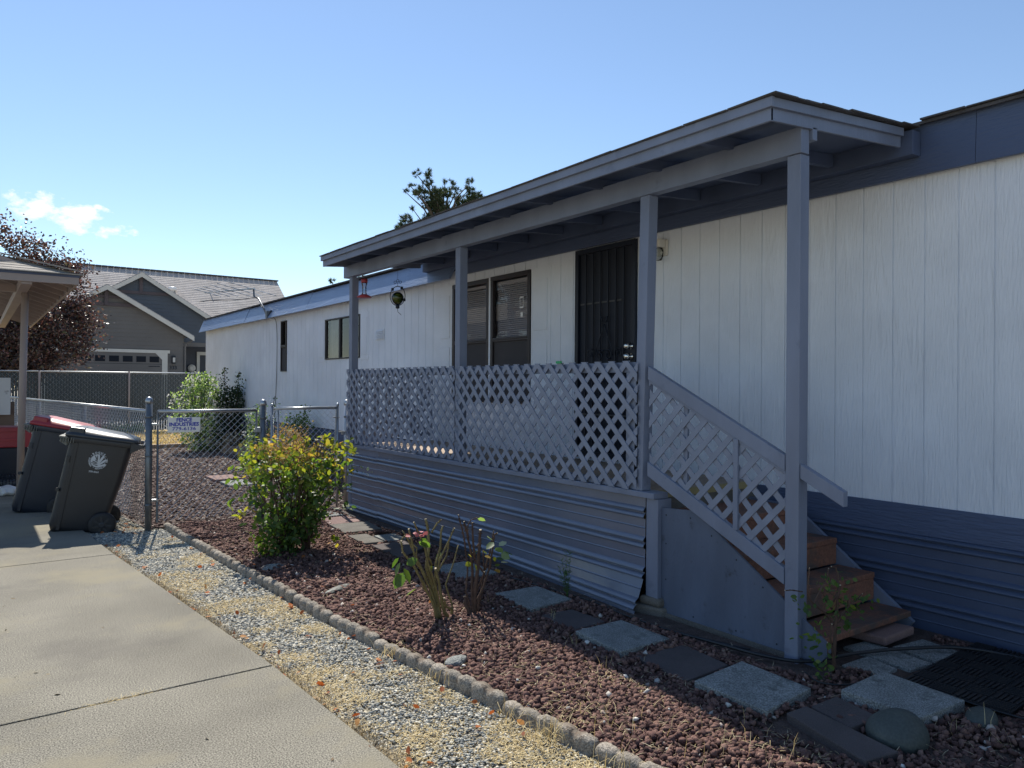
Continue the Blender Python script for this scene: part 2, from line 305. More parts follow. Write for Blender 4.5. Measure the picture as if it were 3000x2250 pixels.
# lava rocks
PAV=[((3.14,2.28),(3.62,2.77)),((3.14,3.29),(3.57,3.73)),((3.24,4.29),(3.63,4.76)),((3.25,5.28),(3.63,5.8)),((3.2,6.25),(3.6,6.9)),((3.18,6.93),(3.68,7.46)),((3.25,7.56),(3.7,8.09)),((3.34,8.13),(3.7,8.6)),((3.65,1.77),(4.1,2.21)),((4.45,2.0),(5.0,2.75)),((4.05,1.6),(5.1,2.2)),((3.2,12),(3.65,13.4)),((4.1,2.1),(4.6,2.5)),((3.06,1.73),(3.4,2.25)),((3.17,2.76),(3.58,3.2)),((3.2,3.78),(3.52,4.17))]
def scatter(y0,y1,x0f,x1f,n,avoid=True,m=.0):
    Y=RNG.uniform(y0,y1,n); xa=np.array([x0f(y) for y in Y]); xb=np.array([x1f(y) for y in Y]); X=RNG.uniform(xa,xb)
    k=np.ones(n,bool)
    if avoid:
        for (a,b),(c,d) in PAV: k&=~((X>a-m+.012)&(X<c+m-.012)&(Y>b-m+.012)&(Y<d+m-.012))
    return X[k],Y[k]
cnt=0
Ps=[];Rs=[]
for y0,y1,n,r,x1 in ((.9,3,21000,.0125,lambda y:3.75 if y>2.4 else 5.1),(3,5,18000,.0135,lambda y:3.72),(5,9.1,26000,.0155,lambda y:3.74)):
    X,Y=scatter(y0,y1,lambda y:bx(y)+.06,x1,n)
    keep=RNG.uniform(size=len(X))<np.where(X>3.0,.6,1.); X=X[keep];Y=Y[keep]
    R=r*RNG.uniform(.4,1.45,len(X)); Z=-.008+.6*R*RNG.uniform(.1,2.1,len(X))+.012*np.sin(X*9+Y*3)*np.sin(Y*5)
    Ps.append(np.stack([X,Y,Z],-1)); Rs.append(R)
stones('lava_rocks',np.concatenate(Ps),np.concatenate(Rs),m_lava,.95,.52,kind='stuff',label='dark red crushed lava rock covering the long flower bed')
X,Y=scatter(9.1,20,lambda y:fxs(y)+.02,lambda y:5.15,26000); R=.022*RNG.uniform(.5,1.3,len(X))*np.interp(Y,[9,20],[.85,1.4])
stones('yard_rocks',np.stack([X,Y,-.008+.4*R],-1),R,m_lavap,.7,.3,kind='stuff',label='faded reddish rock mulch in the yard beyond the gates')
X,Y=scatter(1.2,9.4,lambda y:dx(y)+.005,lambda y:bx(y)-.02,44000,False); R=.0072*RNG.uniform(.5,1.5,len(X))*np.interp(Y,[2,9],[.9,1.35])
stones('gravel',np.stack([X,Y,-.04+.4*R],-1),R,m_gravel,.7,.3,kind='stuff',label='pale grey and tan gravel between driveway and bed edging')
X,Y=scatter(9.4,16,lambda y:dx(y)+.02,lambda y:fxs(y)+.1,5000,False); R=.014*RNG.uniform(.5,1.4,len(X))
stones('side_gravel',np.stack([X,Y,-.026+.3*R],-1),R,m_gravel,.7,.3,kind='stuff',label='gravel under the chain link fence behind the bins')
# scattered white pebbles
X,Y=scatter(1.5,9,lambda y:bx(y)+.08,lambda y:3.2,48); R=.012*RNG.uniform(.6,1.5,len(X))
stones('white_pebbles',np.stack([X,Y,.012+0*X],-1),R,m_white_rock,.8,.4,kind='stuff',label='white pebbles lying on the dark red lava rock')
# straw and dry grass
def straw(name,P,length,width,mat,lean,curl,label):
    V,F=blades(P,length,width,lean,curl); return npmesh(name,V,F,mat,kind='stuff',label=label)
n=60000
t=RNG.uniform(size=n); Y=RNG.uniform(1.3,8.6,n)
def clump(X,Y,s=1.7,ph=0):
    g=np.random.default_rng(int(ph*10)+3); o=0*X
    for k in range(26):
        a=g.uniform(0,6.28); f_=s*2.2*2**g.uniform(0,3.2); o=o+np.sin((X*np.cos(a)+Y*np.sin(a))*f_+g.uniform(0,6.28))*(4.5/f_)**.5
    return o/3.2
X=np.array([dx(y)+.01 for y in Y])+t*np.array([bx(y)-dx(y)-.05 for y in Y]); k=(clump(X,Y)+RNG.normal(0,.45,n)+.25*np.clip((4-Y),-2,2)*.5>.12); X=X[k];Y=Y[k]
straw('dry_straw',np.stack([X,Y,-.036+.010*RNG.uniform(size=len(X))],-1),RNG.uniform(.010,.034,len(X)),.0036,m_straw,1.5,.04,'yellow straw matted over the pale gravel strip')
n=11000; Y=RNG.uniform(1.2,8.4,n); X=np.array([dx(y)-.01 for y in Y])+np.abs(RNG.normal(0,.045,n)); k=(np.sin(Y*5)+np.sin(Y*2.3+1)>-.6)|(RNG.uniform(size=n)<.25); X=X[k];Y=Y[k]
straw('edge_grass',np.stack([X,Y,np.full(len(X),-.04)],-1),RNG.uniform(.02,.055,len(X)),.003,m_strawd,1.19,.5,'brown dry grass along the driveway edge')
n=4600; X,Y=scatter(1.0,9,lambda y:bx(y)+.06,lambda y:3.8 if y>2.6 else 4.9,n,True); 
straw('bed_litter',np.stack([X,Y,np.full(len(X),.012)],-1),RNG.uniform(.02,.075,len(X)),.0028,m_strawd,1.55,.15,'dry stalks and litter strewn over the lava rock')
P=[]
for cx,cy,n,sp in ((2.17,2.72,150,.05),(2.12,3.0,60,.05),(2.2,2.35,60,.05),(2.06,4.1,70,.06),(2.05,3.6,50,.05),(2.75,3.6,22,.04),(2.9,3.15,18,.04),(2.65,3.05,16,.04),(2.5,2.6,110,.12),(2.75,2.2,90,.14),(3.0,3.55,18,.03),(3.45,1.72,14,.02),(3.72,1.68,12,.02),(3.85,1.6,8,.02),(3.1,4.6,16,.03),(3.3,4.1,18,.05),(3.75,1.45,10,.05)):
    P.append(np.stack([RNG.normal(cx,sp,n),RNG.normal(cy,sp,n),np.full(n,-.01)],-1))
P=np.concatenate(P)[::2]; straw('dry_grass_tufts',P,RNG.uniform(.05,.15,len(P)),.0028,m_straw,1.15,.5,'pale dry grass tufts beside the scalloped edging')
# sawdust-like dry patches on rocks
n=3000; X,Y=scatter(1.2,4.6,lambda y:bx(y)+.05,lambda y:bx(y)+.75,n,True); k=clump(X,Y,1.2,1)+RNG.normal(0,.2,len(X))>.7; X=X[k];Y=Y[k]
straw('bed_straw',np.stack([X,Y,np.full(len(X),.014)],-1),RNG.uniform(.012,.035,len(X)),.003,m_straw,1.5,.3,'golden dry grass patches over the near lava rock')
# lawn grass far
n=9000; P=np.stack([RNG.uniform(.2,8,n),RNG.uniform(20,27,n),np.zeros(n)],-1); straw('lawn_grass',P,RNG.uniform(.04,.1,n),.02,m_straw,.8,.3,'yellow dead lawn in front of the slatted fence')
n=900; P=np.stack([RNG.uniform(.9,4.5,n),RNG.uniform(26.3,26.9,n),np.zeros(n)],-1); V,F=blades(P,RNG.uniform(.15,.4,n),.03,.4,.4); npmesh('fence_weeds',V,F,m_feather,kind='stuff',label='green weeds at the foot of the slatted fence')
# fallen leaves
P=[]
for y in RNG.uniform(1.4,8.6,60): P.append((RNG.uniform(dx(y)+.0,dx(y)+.12),y,-.02))
for y in RNG.uniform(1.5,8.8,34): P.append((RNG.uniform(bx(y)-.14,bx(y)-.03),y,-.018))
for k in range(16): y=RNG.uniform(2,8); P.append((RNG.uniform(dx(y)+.1,bx(y)-.1),y,-.02))
for k in range(26): P.append((RNG.uniform(1.15,1.6),RNG.uniform(9.0,9.7),-.02))
for k in range(22): y=RNG.uniform(4.5,8.6); P.append((RNG.uniform(bx(y)+.1,3.3),y,.022))
P=np.array(P); D=RNG.normal(size=(len(P),3)); D[:,2]*=.35
leaves('fallen_leaves',P,RNG.uniform(.025,.055,len(P)),m_leafo,None,D,1.2,kind='stuff',label='dry orange leaves fallen on the gravel and bed')
P=np.array([(RNG.uniform(-.1,1.4),RNG.uniform(2.2,7.5),.003) for k in range(26)]); D=RNG.normal(size=(26,3)); D[:,2]*=.1
leaves('driveway_litter',P,RNG.uniform(.012,.035,26),m_strawd,None,D,.7,kind='stuff',label='small bits of leaf litter on the driveway')
n=160; X=RNG.normal(.62,.1,n); P=np.stack([X,4.3-.28*(1-(X+7)/8.4)+.008*RNG.normal(size=n),np.zeros(n)-.005],-1)
straw('joint_grass',P,RNG.uniform(.02,.06,n),.0025,m_straw,1.5,.2,'dry grass growing in the driveway joint')
# ---------------------------------------------------------------- edging
def edging_proto():
    root=empty('edging_block',(0,0,0),'scalloped concrete edging block in the row between gravel and lava rock','edging block','scalloped edging blocks')
    mb=MB(); L=.6; nl=5; w=L/nl; vs=[]; fs=[]; N=9; cols=0
    for i in range(nl):
        hh=.058+random.uniform(-.010,.006)
        for k in range(N+(i==nl-1)):
            t=k/N; q=math.sin(math.pi*t)**.55 if 0<t<1 else 0; y_=(i+t)*w; rr=lambda a:random.uniform(-a,a)
            z=hh-.017*(1-q); x=-.004-.013*q
            for px_,pz in ((x-.004,-.10),(x-.002+rr(.002),z*.3),(x+rr(.003),z-.016),(x+.008+rr(.003),z-.003+rr(.002)),(x+.026+rr(.003),z+.003+rr(.003)),(.040,z-.001+rr(.003)),(.046,z-.02),(.046,-.10)): vs.append((px_,y_+rr(.0015),pz))
            cols+=1
    for c in range(cols-1):
        for k in range(7): a=c*8+k; fs.append((a,a+1,a+9,a+8))
    fs.append(tuple(range(8))); fs.append(tuple((cols-1)*8+k for k in range(8))[::-1]); mb.add(vs,fs)
    mb.build('scalloped_body',m_edge,root,smooth=True)
    return root
protoE=edging_proto(); bodyE=protoE.children[0]
y=9.2; first=True
while y>.9:
    xa=bx(y); y2=y-.6; xb=bx(y2)
    if first: r=protoE; first=False
    else:
        r=protoE.copy(); COL.objects.link(r); c=bodyE.copy(); COL.objects.link(c); c.parent=r
    ang=math.atan2(-(xb-xa),(y-y2))*-1
    r.location=(xb,y2,-.015+random.uniform(-.008,.006)); r.rotation_euler=(random.uniform(-.015,.015),random.uniform(-.05,.05),math.atan2(-(xa-xb),(y-y2))+random.uniform(-.02,.02))
    y=y2-.008
# ---------------------------------------------------------------- pavers
def slab(name,poly,z0,z1,mat,label,cat='paving slab',group=None,bev=.006,tilt=0):
    mb=MB(); mb.prism(poly,'z',z0,z1); c=Vector((sum(p[0] for p in poly)/len(poly),sum(p[1] for p in poly)/len(poly),0))
    o=mb.build(name,mat,None,bevel=bev,label=label,cat=cat,group=group)
    o.data.transform(Matrix.Translation(-c)); o.location=c; o.rotation_euler=(random.uniform(-.012,.012),random.uniform(-.012,.012),0); return o
G='square stepping stones along the porch'
slab('stepping_stone',[(3.15,2.73),(3.60,2.77),(3.57,2.31),(3.14,2.27)],-.03,.035,m_slab,'large grey square stepping stone left of the near porch post base',group=G)
slab('stepping_stone',[(3.16,3.72),(3.57,3.73),(3.57,3.29),(3.14,3.28)],-.03,.03,m_slab,'grey square stepping stone in front of the near corner of the corrugated skirt',group=G)
slab('stepping_stone',[(3.25,4.77),(3.63,4.74),(3.63,4.31),(3.23,4.28)],-.03,.025,m_slab,'grey square stepping stone beside the small ferny weed',group=G)
slab('stepping_stone',[(3.28,5.78),(3.64,5.79),(3.64,5.3),(3.24,5.26)],-.03,.02,m_slab,'grey square stepping stone just behind the right cut back rose',group=G)
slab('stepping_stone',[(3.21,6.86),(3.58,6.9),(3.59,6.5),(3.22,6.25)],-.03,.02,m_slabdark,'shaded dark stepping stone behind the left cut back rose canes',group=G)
slab('small_paver',[(3.44,7.3),(3.68,7.3),(3.67,6.98),(3.42,6.96)],-.03,.02,m_slab,'small half shaded paver against the skirt between two bigger slabs',cat='paver')
slab('small_paver',[(3.22,7.46),(3.42,7.44),(3.39,6.95),(3.18,6.98)],-.03,.022,m_foot,'small sunlit brown paver covered with dry grass',cat='paver')
slab('stepping_stone',[(3.27,8.08),(3.72,8.06),(3.66,7.57),(3.23,7.56)],-.03,.03,m_foot,'bright sunlit pale stepping stone right of the leafy rose bush',group=G)
slab('stepping_stone',[(3.36,8.6),(3.68,8.58),(3.7,8.13),(3.3,8.13)],-.03,.02,m_slabred,'brown stepping stone partly hidden by the leafy rose bush',group=G)
slab('stepping_stone',[(3.3,9.02),(3.66,9.05),(3.7,8.66),(3.36,8.68)],-.03,.02,m_slab,'farthest pale stepping stone in front of the small gate',group=G)
slab('stepping_stone',[(3.66,2.2),(4.10,2.22),(4.05,1.77),(3.66,1.79)],-.03,.045,m_slab,'rough grey slab touching the rubber doormat corner',group=G)
slab('paver_strip',[(3.21,2.21),(3.36,2.2),(3.28,1.7),(3.08,1.74)],-.03,.03,m_slabdark,'long dark brick paver at the bottom right edge beside the river rock',cat='paver')
slab('paver_strip',[(3.40,2.2),(3.62,2.2),(3.56,1.94),(3.33,1.95)],-.03,.022,m_slabdark,'flat dark reddish paver between the rough slab and the long brick',cat='paver')
slab('flat_paver',[(3.19,3.23),(3.6,3.2),(3.55,2.82),(3.17,2.8)],-.03,.006,m_slabdark,'sunken dark paver between two grey stepping stones near the post',cat='paver')
slab('flat_paver',[(3.21,4.18),(3.5,4.16),(3.52,3.82),(3.21,3.8)],-.03,.006,m_slabdark,'sunken dark paver in front of the corrugated skirt end',cat='paver')
slab('flat_paver',[(4.1,2.46),(4.36,2.45),(4.30,2.24),(4.12,2.25)],-.04,.004,m_slab,'flat pale paver under the black hose',cat='paver')
slab('flat_paver',[(4.38,2.62),(4.62,2.60),(4.56,2.17),(4.34,2.19)],-.04,.006,m_slab,'flat pale paver between the bottom tread and the doormat',cat='paver')
slab('flat_paver',[(4.64,2.45),(4.95,2.42),(4.9,2.17),(4.6,2.17)],-.04,.004,m_slab,'flat pale paver by the house skirt beneath the red block',cat='paver')
slab('red_step_block',[(4.56,2.73),(4.92,2.73),(4.95,2.47),(4.58,2.46)],.012,.065,m_slabred,'thick reddish concrete block lying before the lowest stair tread',cat='block',bev=.01)
slab('stepping_stone',[(3.22,13.4),(3.66,13.42),(3.66,12.84),(3.22,12.76)],-.02,.04,m_slabred,'reddish paver lying in the yard beyond the gate, farther of two',group='pavers beyond the gate')
slab('stepping_stone',[(3.24,12.56),(3.6,12.62),(3.6,12.0),(3.25,12.02)],-.02,.035,m_slab,'greyish paver lying in the yard beyond the gate, nearer of two',group='pavers beyond the gate')
# doormat with basket weave ridges
mt=empty('doormat',(4.6,1.85,0),'black rubber doormat with basket weave ridges beside the house skirt','doormat')
T=Matrix.Translation((4.13,1.62,.012))@Matrix.Rotation(rad(3),4,'Z')
mb=MB(); mb.box(0,1.0,-.02,.5,0,.008,T); mb.build('mat_base',m_black,mt)
mb=MB()
for i in range(8):
    for j in range(4):
        x0=.0+i*.125; y0=-.02+j*.13
        for k in range(5):
            if (i+j)%2: mb.box(x0+.008,x0+.117,y0+.01+k*.024,y0+.022+k*.024,.006,.016,T)
            else: mb.box(x0+.01+k*.023,x0+.021+k*.023,y0+.008,y0+.122,.006,.016,T)
mb.build('ridges',m_black,mt)
# river rocks
def rock(name,c,s,mat,label,rz=0,seed=1,rough=.0):
    v,f=ico(); import bmesh
    bm=bmesh.new(); bmesh.ops.create_icosphere(bm,subdivisions=4,radius=1)
    rr=random.Random(seed); a=[rr.uniform(0,6) for _ in range(6)]
    for q in bm.verts:
        p=q.co; d=1+.06*math.sin(p.x*2.3+a[0])+.06*math.sin(p.y*2.9+a[1])+.05*math.sin(p.z*3+a[2])+rough*(math.sin(p.x*13+a[3])*math.sin(p.y*11+a[4])+.6*math.sin(p.z*21+p.x*17))
        q.co=Vector((p.x*s[0]*d,p.y*s[1]*d,p.z*s[2]*d))
    me=bpy.data.meshes.new(name); bm.to_mesh(me); bm.free()
    o=link(name,me,mat,None,True,label=label,cat='rock'); o.location=c; o.rotation_euler=(0,0,rz); return o
m_river=M('river_stone',(.06,.072,.065),.6,.2,6,.001,80,fine=.15,fs=90,stain=(.1,.105,.09),sscale=8,scut=.6)
rock('river_rock',(3.47,1.81,.02),(.15,.12,.10),m_river,'smooth dark rounded river rock leaning on the rough slab',.5,3)
rock('river_rock',(3.97,1.66,.01),(.12,.07,.05),m_river,'small dark stone behind the rough slab next to the mat',.3,5)
rock('river_rock',(4.32,1.42,.02),(.13,.09,.06),m_slab,'flat grey stone at the corner of the rubber mat',.2,8,.02)
rock('chunk_of_quartz',(2.27,3.72,.02),(.08,.05,.025),m_slab,'pale broken rock by the near edging',.4,9,.06)
rock('chunk_of_quartz',(2.14,6.55,.01),(.12,.07,.028),m_slab,'flat whitish rock between edging and leafy rose bush',.2,12,.05)
rock('dark_chunk',(2.32,5.55,.01),(.16,.05,.025),m_river,'dark slate fragment among the lava rock left of the cut back roses',.5,15,.05)
# hoses
def curve_tube(name,pts,r,mat,label,cat,parent=None):
    P=[Vector(p) for p in pts]; out=[]
    for i in range(len(P)-1):
        p0=P[max(i-1,0)];p1=P[i];p2=P[i+1];p3=P[min(i+2,len(P)-1)]
        for k in range(8):
            t=k/8; out.append(.5*((2*p1)+(p2-p0)*t+(2*p0-5*p1+4*p2-p3)*t*t+(3*p1-p0-3*p2+p3)*t**3))
    out.append(P[-1]); return MB().tube(out,r,8).build(name,mat,parent,True,label=label,cat=cat)
curve_tube('garden_hose',[(3.70,3.35,.02),(3.76,3.04,.02),(3.80,2.78,.022),(3.93,2.58,.02),(4.28,2.47,.03),(4.6,2.33,.035),(4.88,2.15,.035),(5.03,1.87,.02),(5.06,1.3,.02)],.011,m_hose,'black garden hose running past the near post base to the mat','hose')
curve_tube('drip_line',[(3.62,5.2,.015),(3.72,4.3,.018),(3.69,3.79,.018),(3.7,3.4,.02),(3.72,3.3,.018),(3.85,2.9,.012)],.006,m_hose,'thin black drip line lying in front of the plywood stair side','hose')
curve_tube('drip_line',[(3.80,2.5,.012),(3.72,2.35,.018),(3.86,2.24,.015),(4.15,2.2,.012),(4.1,1.7,.02),(4.2,1.2,.012)],.005,m_hose,'thin black drip line under the small rose by the stairs','hose')
curve_tube('drip_line',[(3.78,9.3,.015),(3.74,8.6,.018),(3.73,7.9,.015),(3.78,7.0,.015),(3.74,6.2,.015),(3.76,5.4,.01)],.007,m_hose,'thin black pipe along the far half of the corrugated skirt','hose')
# ---------------------------------------------------------------- mobile home
HX=5.2
home=empty('mobile_home',(HX+2,10,0),'long white mobile home with slate blue trim and skirting behind the porch','mobile home')
holes=[(15.16,15.51,1.85,2.885),(11.60,13.10,2.035,2.755),(6.93,8.66,1.385,2.925),(5.235,6.13,.86,3.02)]
def wall(y0,y1,z0,z1):
    P=.2145; gw=.010; gd=.007; br=set([y0,y1]); gs=[]
    k=int((y0-2.112)/P)-1
    while 2.112+k*P<y1:
        g=2.112+k*P
        if y0<g-gw/2 and g+gw/2<y1: gs.append((g-gw/2,g+gw/2)); br|={g-gw/2,g+gw/2}
        k+=1
    for h in holes: br|={h[0],h[1]}
    br=sorted(br); mb=MB()
    def off(a,b):
        m_=(a+b)/2
        return gd if any(p<=m_<=q for p,q in gs) else 0
    prev=None
    for a,b in zip(br[:-1],br[1:]):
        if b-a<1e-6: continue
        o=off(a,b); m_=(a+b)/2; segs=[(z0,z1)]
        for h in holes:
            if h[0]<=m_<=h[1]: segs=[(z0,h[2]),(h[3],z1)] 
        for s in segs:
            if s[1]-s[0]>1e-4: mb.add([(HX+o,a,s[0]),(HX+o,b,s[0]),(HX+o,b,s[1]),(HX+o,a,s[1])],[(0,1,2,3)])
            if prev is not None and prev!=o: mb.add([(HX+prev,a,s[0]),(HX+o,a,s[0]),(HX+o,a,s[1]),(HX+prev,a,s[1])],[(0,1,2,3)])
        prev=o
    return mb
me_=wall(-4,21.7,.80,3.1)
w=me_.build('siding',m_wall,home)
mb=MB(); mb.box(HX+.12,HX+4.2,21.62,21.7,0,3.4); mb.box(HX+4.2,HX+4.25,-4,21.7,0,3.4); mb.box(HX+.12,HX+4.2,-4,-3.95,0,3.4); mb.box(HX+.1,HX+4.2,-3.9,21.6,.6,.65); mb.box(HX+.1,HX+4.2,-3.9,21.6,3.35,3.40)
mb.box(HX+.008,HX+.12,21.6,21.7,.8,3.1)
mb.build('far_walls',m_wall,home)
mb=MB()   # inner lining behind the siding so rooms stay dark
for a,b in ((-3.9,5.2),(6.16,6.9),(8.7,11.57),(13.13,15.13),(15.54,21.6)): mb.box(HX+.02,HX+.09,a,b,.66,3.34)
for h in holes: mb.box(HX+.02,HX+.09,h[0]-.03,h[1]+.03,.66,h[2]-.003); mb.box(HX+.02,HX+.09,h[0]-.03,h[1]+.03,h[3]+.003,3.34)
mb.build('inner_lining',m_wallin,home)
# base trim board
mb=MB(); mb.box(HX-.018,HX+.05,-4,3.86,.615,.812); mb.box(HX-.018,HX+.05,9.2,21.72,.59,.785); mb.build('base_board',m_base,home,bevel=.003)
def corr(y0,y1,ztop,x,period,off0,flare=None,ny=2):
    """horizontal rib profile; ribs in pairs"""
    zs=set([0,ztop]); rib=[]
    z=off0
    while z>-.0:
        for dz in (0,-.045):
            c=z+dz
            if .012<c<ztop-.012: rib.append(c)
        rib.append(None); z-=period
    rib=[c for c in rib if c]; prof=[]
    w_=.021; d_=.022
    for c in rib:
        for t,o in ((-w_*.95,0),(-w_*.8,d_*.55),(-w_*.55,d_*.9),(-w_*.25,d_),(w_*.1,d_*.9),(w_*.45,d_*.62),(w_*.8,d_*.25),(w_,0)): prof.append((c+t,o))
    mids=[c-.128 for c in rib[::2]]
    for c in mids:
        if c>.02: prof+= [(c-.008,0),(c,.004),(c+.006,0)]
    prof+=[(-.02,0),(ztop,0)]; prof=sorted(prof)
    vs=[];fs=[]; Y=np.linspace(y0,y1,ny)
    for yy in Y:
        for zz,o in prof: vs.append((x-o-(flare(yy,zz) if flare else 0),yy,zz))
    n_=len(prof)
    for i in range(ny-1):
        for k in range(n_-1): a=i*n_+k; fs.append((a,a+1,a+1+n_,a+n_))
    return MB().add(vs,fs)
for a,b,dxx in ((-4,.3,0),(.29,3.95,.003)):
    corr(a,b,.615,HX-.01-dxx,.21,.60).build('skirting_panel',m_skirt2,home)
for a,b,dxx in ((9.2,12.9,0),(12.85,16.5,.004),(16.45,20.1,0),(20.05,21.7,.004)):
    corr(a,b,.59,HX-.01-dxx,.21,.57).build('skirting_panel',m_skirt2,home)
# fascia: leaning back on the far part
def fascia(y0,y1,zb,zt,xb,xt,name='fascia_board',mat=None):
    MB().add([(xb,y0,zb),(xb,y1,zb),(xt,y1,zt),(xt,y0,zt),(xb+.03,y0,zb),(xb+.03,y1,zb),(xt+.04,y1,zt),(xt+.04,y0,zt)],[(0,1,2,3),(4,7,6,5),(0,4,5,1),(3,2,6,7),(0,3,7,4),(1,5,6,2)]).build(name,mat or m_trimlit,home)
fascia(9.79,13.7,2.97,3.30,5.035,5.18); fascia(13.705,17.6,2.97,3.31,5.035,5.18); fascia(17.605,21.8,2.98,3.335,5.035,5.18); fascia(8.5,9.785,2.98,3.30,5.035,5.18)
fascia(-4,2.2,3.02,3.36,5.13,5.145,mat=m_trimshade); fascia(2.203,8.495,3.02,3.36,5.13,5.145,mat=m_trimshade)
# roof
mb=MB(); 
rp=[(5.10,3.365),(7.3,3.80),(9.5,3.365),(9.5,3.34),(7.3,3.76),(5.10,3.345)]
mb.prism([(x,z) for x,z in rp],'y',-4.2,8.9)
rp2=[(5.135,3.345),(7.3,3.70),(9.5,3.345),(9.5,3.32),(7.3,3.66),(5.135,3.322)]
mb.prism(rp2,'y',8.9,21.85)
mb.build('roof',m_shing,home)
mb=MB(); yy=-4.2
while yy<2.4:
    L=random.uniform(.28,.33); mb.box(5.075+random.uniform(-.006,.012),5.35,yy,yy+L-.006,3.366+random.uniform(0,.004),3.378,Matrix.Identity(4)); yy+=L
mb.build('roof_edge_shingles',m_shing,home)
# windows
def win(name,y0,y1,z0,z1,fr,mullz=None,mully=None,frm=m_frame,lowmat=None,blinds=False,curtain=False):
    mb=MB(); d0,d1=HX-.022,HX+.045
    mb.box(d0,d1,y0,y1,z1-fr,z1); mb.box(d0,d1,y0,y1,z0,z0+fr*.8); mb.box(d0+.002,d1,y0,y0+fr,z0+fr*.8,z1-fr); mb.box(d0+.002,d1,y1-fr,y1,z0+fr*.8,z1-fr)
    if mullz: mb.box(d0+.004,d1,y0+fr,y1-fr,mullz-.028,mullz+.02); mb.box(d0-.004,d0+.004,y0+fr,y1-fr,mullz-.006,mullz+.004)
    if mully: mb.box(d0+.004,d1,mully-.018,mully+.018,z0+fr*.8,z1-fr)
    f=mb.build('window_frame',frm,home,bevel=.003)
    zt=z1-fr; zb=(mullz+.02) if mullz else z0+fr*.8
    g=MB().add([(HX+.01,y0+fr,zb),(HX+.01,y0+fr,zt),(HX+.01,y1-fr,zt),(HX+.01,y1-fr,zb)],[(0,1,2,3)]).build('glass_pane',m_glass,f)
    if mullz:
        MB().box(HX+.006,HX+.010,y0+fr,y1-fr,z0+fr*.8,mullz-.028).build('insect_screen',lowmat or m_screen,f)
    if blinds:
        mb=MB(); z=zb+.005
        while z<zt-.05: mb.bar((HX+.06,y0+fr,z),(HX+.06,y1-fr,z),.022,.002,(-.85,0,.5)); z+=.0245
        mb.box(HX+.05,HX+.075,y0+fr,y1-fr,zt-.05,zt-.012)
        mb.build('blinds',m_blind,f)
    if curtain:
        mb=MB(); a0,a1=curtain; N=40
        vs=[];fs=[]
        for i in range(N+1):
            q=a0+(a1-a0)*i/N; o=.01*math.sin(i*1.3); vs+=[(HX+.07+o,q,z0),(HX+.07+o,q,z1)]
        for i in range(N): fs.append((2*i,2*i+2,2*i+3,2*i+1))
        mb.add(vs,fs).build('curtain',m_curtain,f)
    return f
f1=win('w',7.79,8.655,1.385,2.918,.052,2.155,None,blinds=True)
f2=win('w',6.935,7.745,1.385,2.925,.052,2.155,None,blinds=True)
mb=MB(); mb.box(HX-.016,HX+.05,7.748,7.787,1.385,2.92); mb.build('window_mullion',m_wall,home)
mb=MB(); mb.box(HX+.003,HX+.005,7.09,7.16,2.50,2.515); mb.box(HX+.003,HX+.005,7.09,7.16,2.62,2.632);mb.box(HX+.003,HX+.005,7.09,7.097,2.515,2.62);mb.box(HX+.003,HX+.005,7.153,7.16,2.515,2.62);mb.box(HX+.003,HX+.005,7.1,7.145,2.40,2.45)
mb.build('window_sticker',m_signw,f2)
f3=win('w',11.61,13.10,2.04,2.755,.022,None,12.45,frm=m_frameb,curtain=(12.5,13.05))
f4=win('w',15.17,15.505,1.852,2.885,.02,2.37,None,frm=m_frame,lowmat=m_screen,curtain=(15.2,15.48))
# shutters: thin raised panel frames
def shutter(y0,y1,z0,z1,splits):
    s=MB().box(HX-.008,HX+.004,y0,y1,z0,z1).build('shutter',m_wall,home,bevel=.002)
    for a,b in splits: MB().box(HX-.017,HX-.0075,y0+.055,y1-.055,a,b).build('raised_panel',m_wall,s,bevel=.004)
shutter(6.57,6.925,1.36,2.93,[(2.22,2.79),(1.42,2.10)])
shutter(8.67,9.03,1.36,2.93,[(2.22,2.79),(1.42,2.10)])
shutter(13.11,13.45,2.0,2.76,[(2.08,2.69)])
shutter(11.27,11.59,2.0,2.78,[(2.08,2.69)])
# vent
mb=MB(); mb.box(HX-.012,HX+.002,10.70,11.01,2.295,2.46)
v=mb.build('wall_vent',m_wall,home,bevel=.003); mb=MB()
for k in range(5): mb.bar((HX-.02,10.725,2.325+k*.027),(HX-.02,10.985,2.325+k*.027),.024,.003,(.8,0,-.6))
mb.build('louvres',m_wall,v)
# wall light
l=MB().box(HX-.03,HX+.002,4.84,4.955,2.80,2.95); l.box(HX-.11,HX-.03,4.85,4.945,2.87,2.95); l=l.build('porch_light',m_fixw,home,bevel=.012)
MB().lathe([(.012,-.085),(.04,-.08),(.055,-.045),(.058,0),(.05,.03)],(HX-.085,4.9,2.835),16).build('lamp_glass',m_glassdim,l,True)
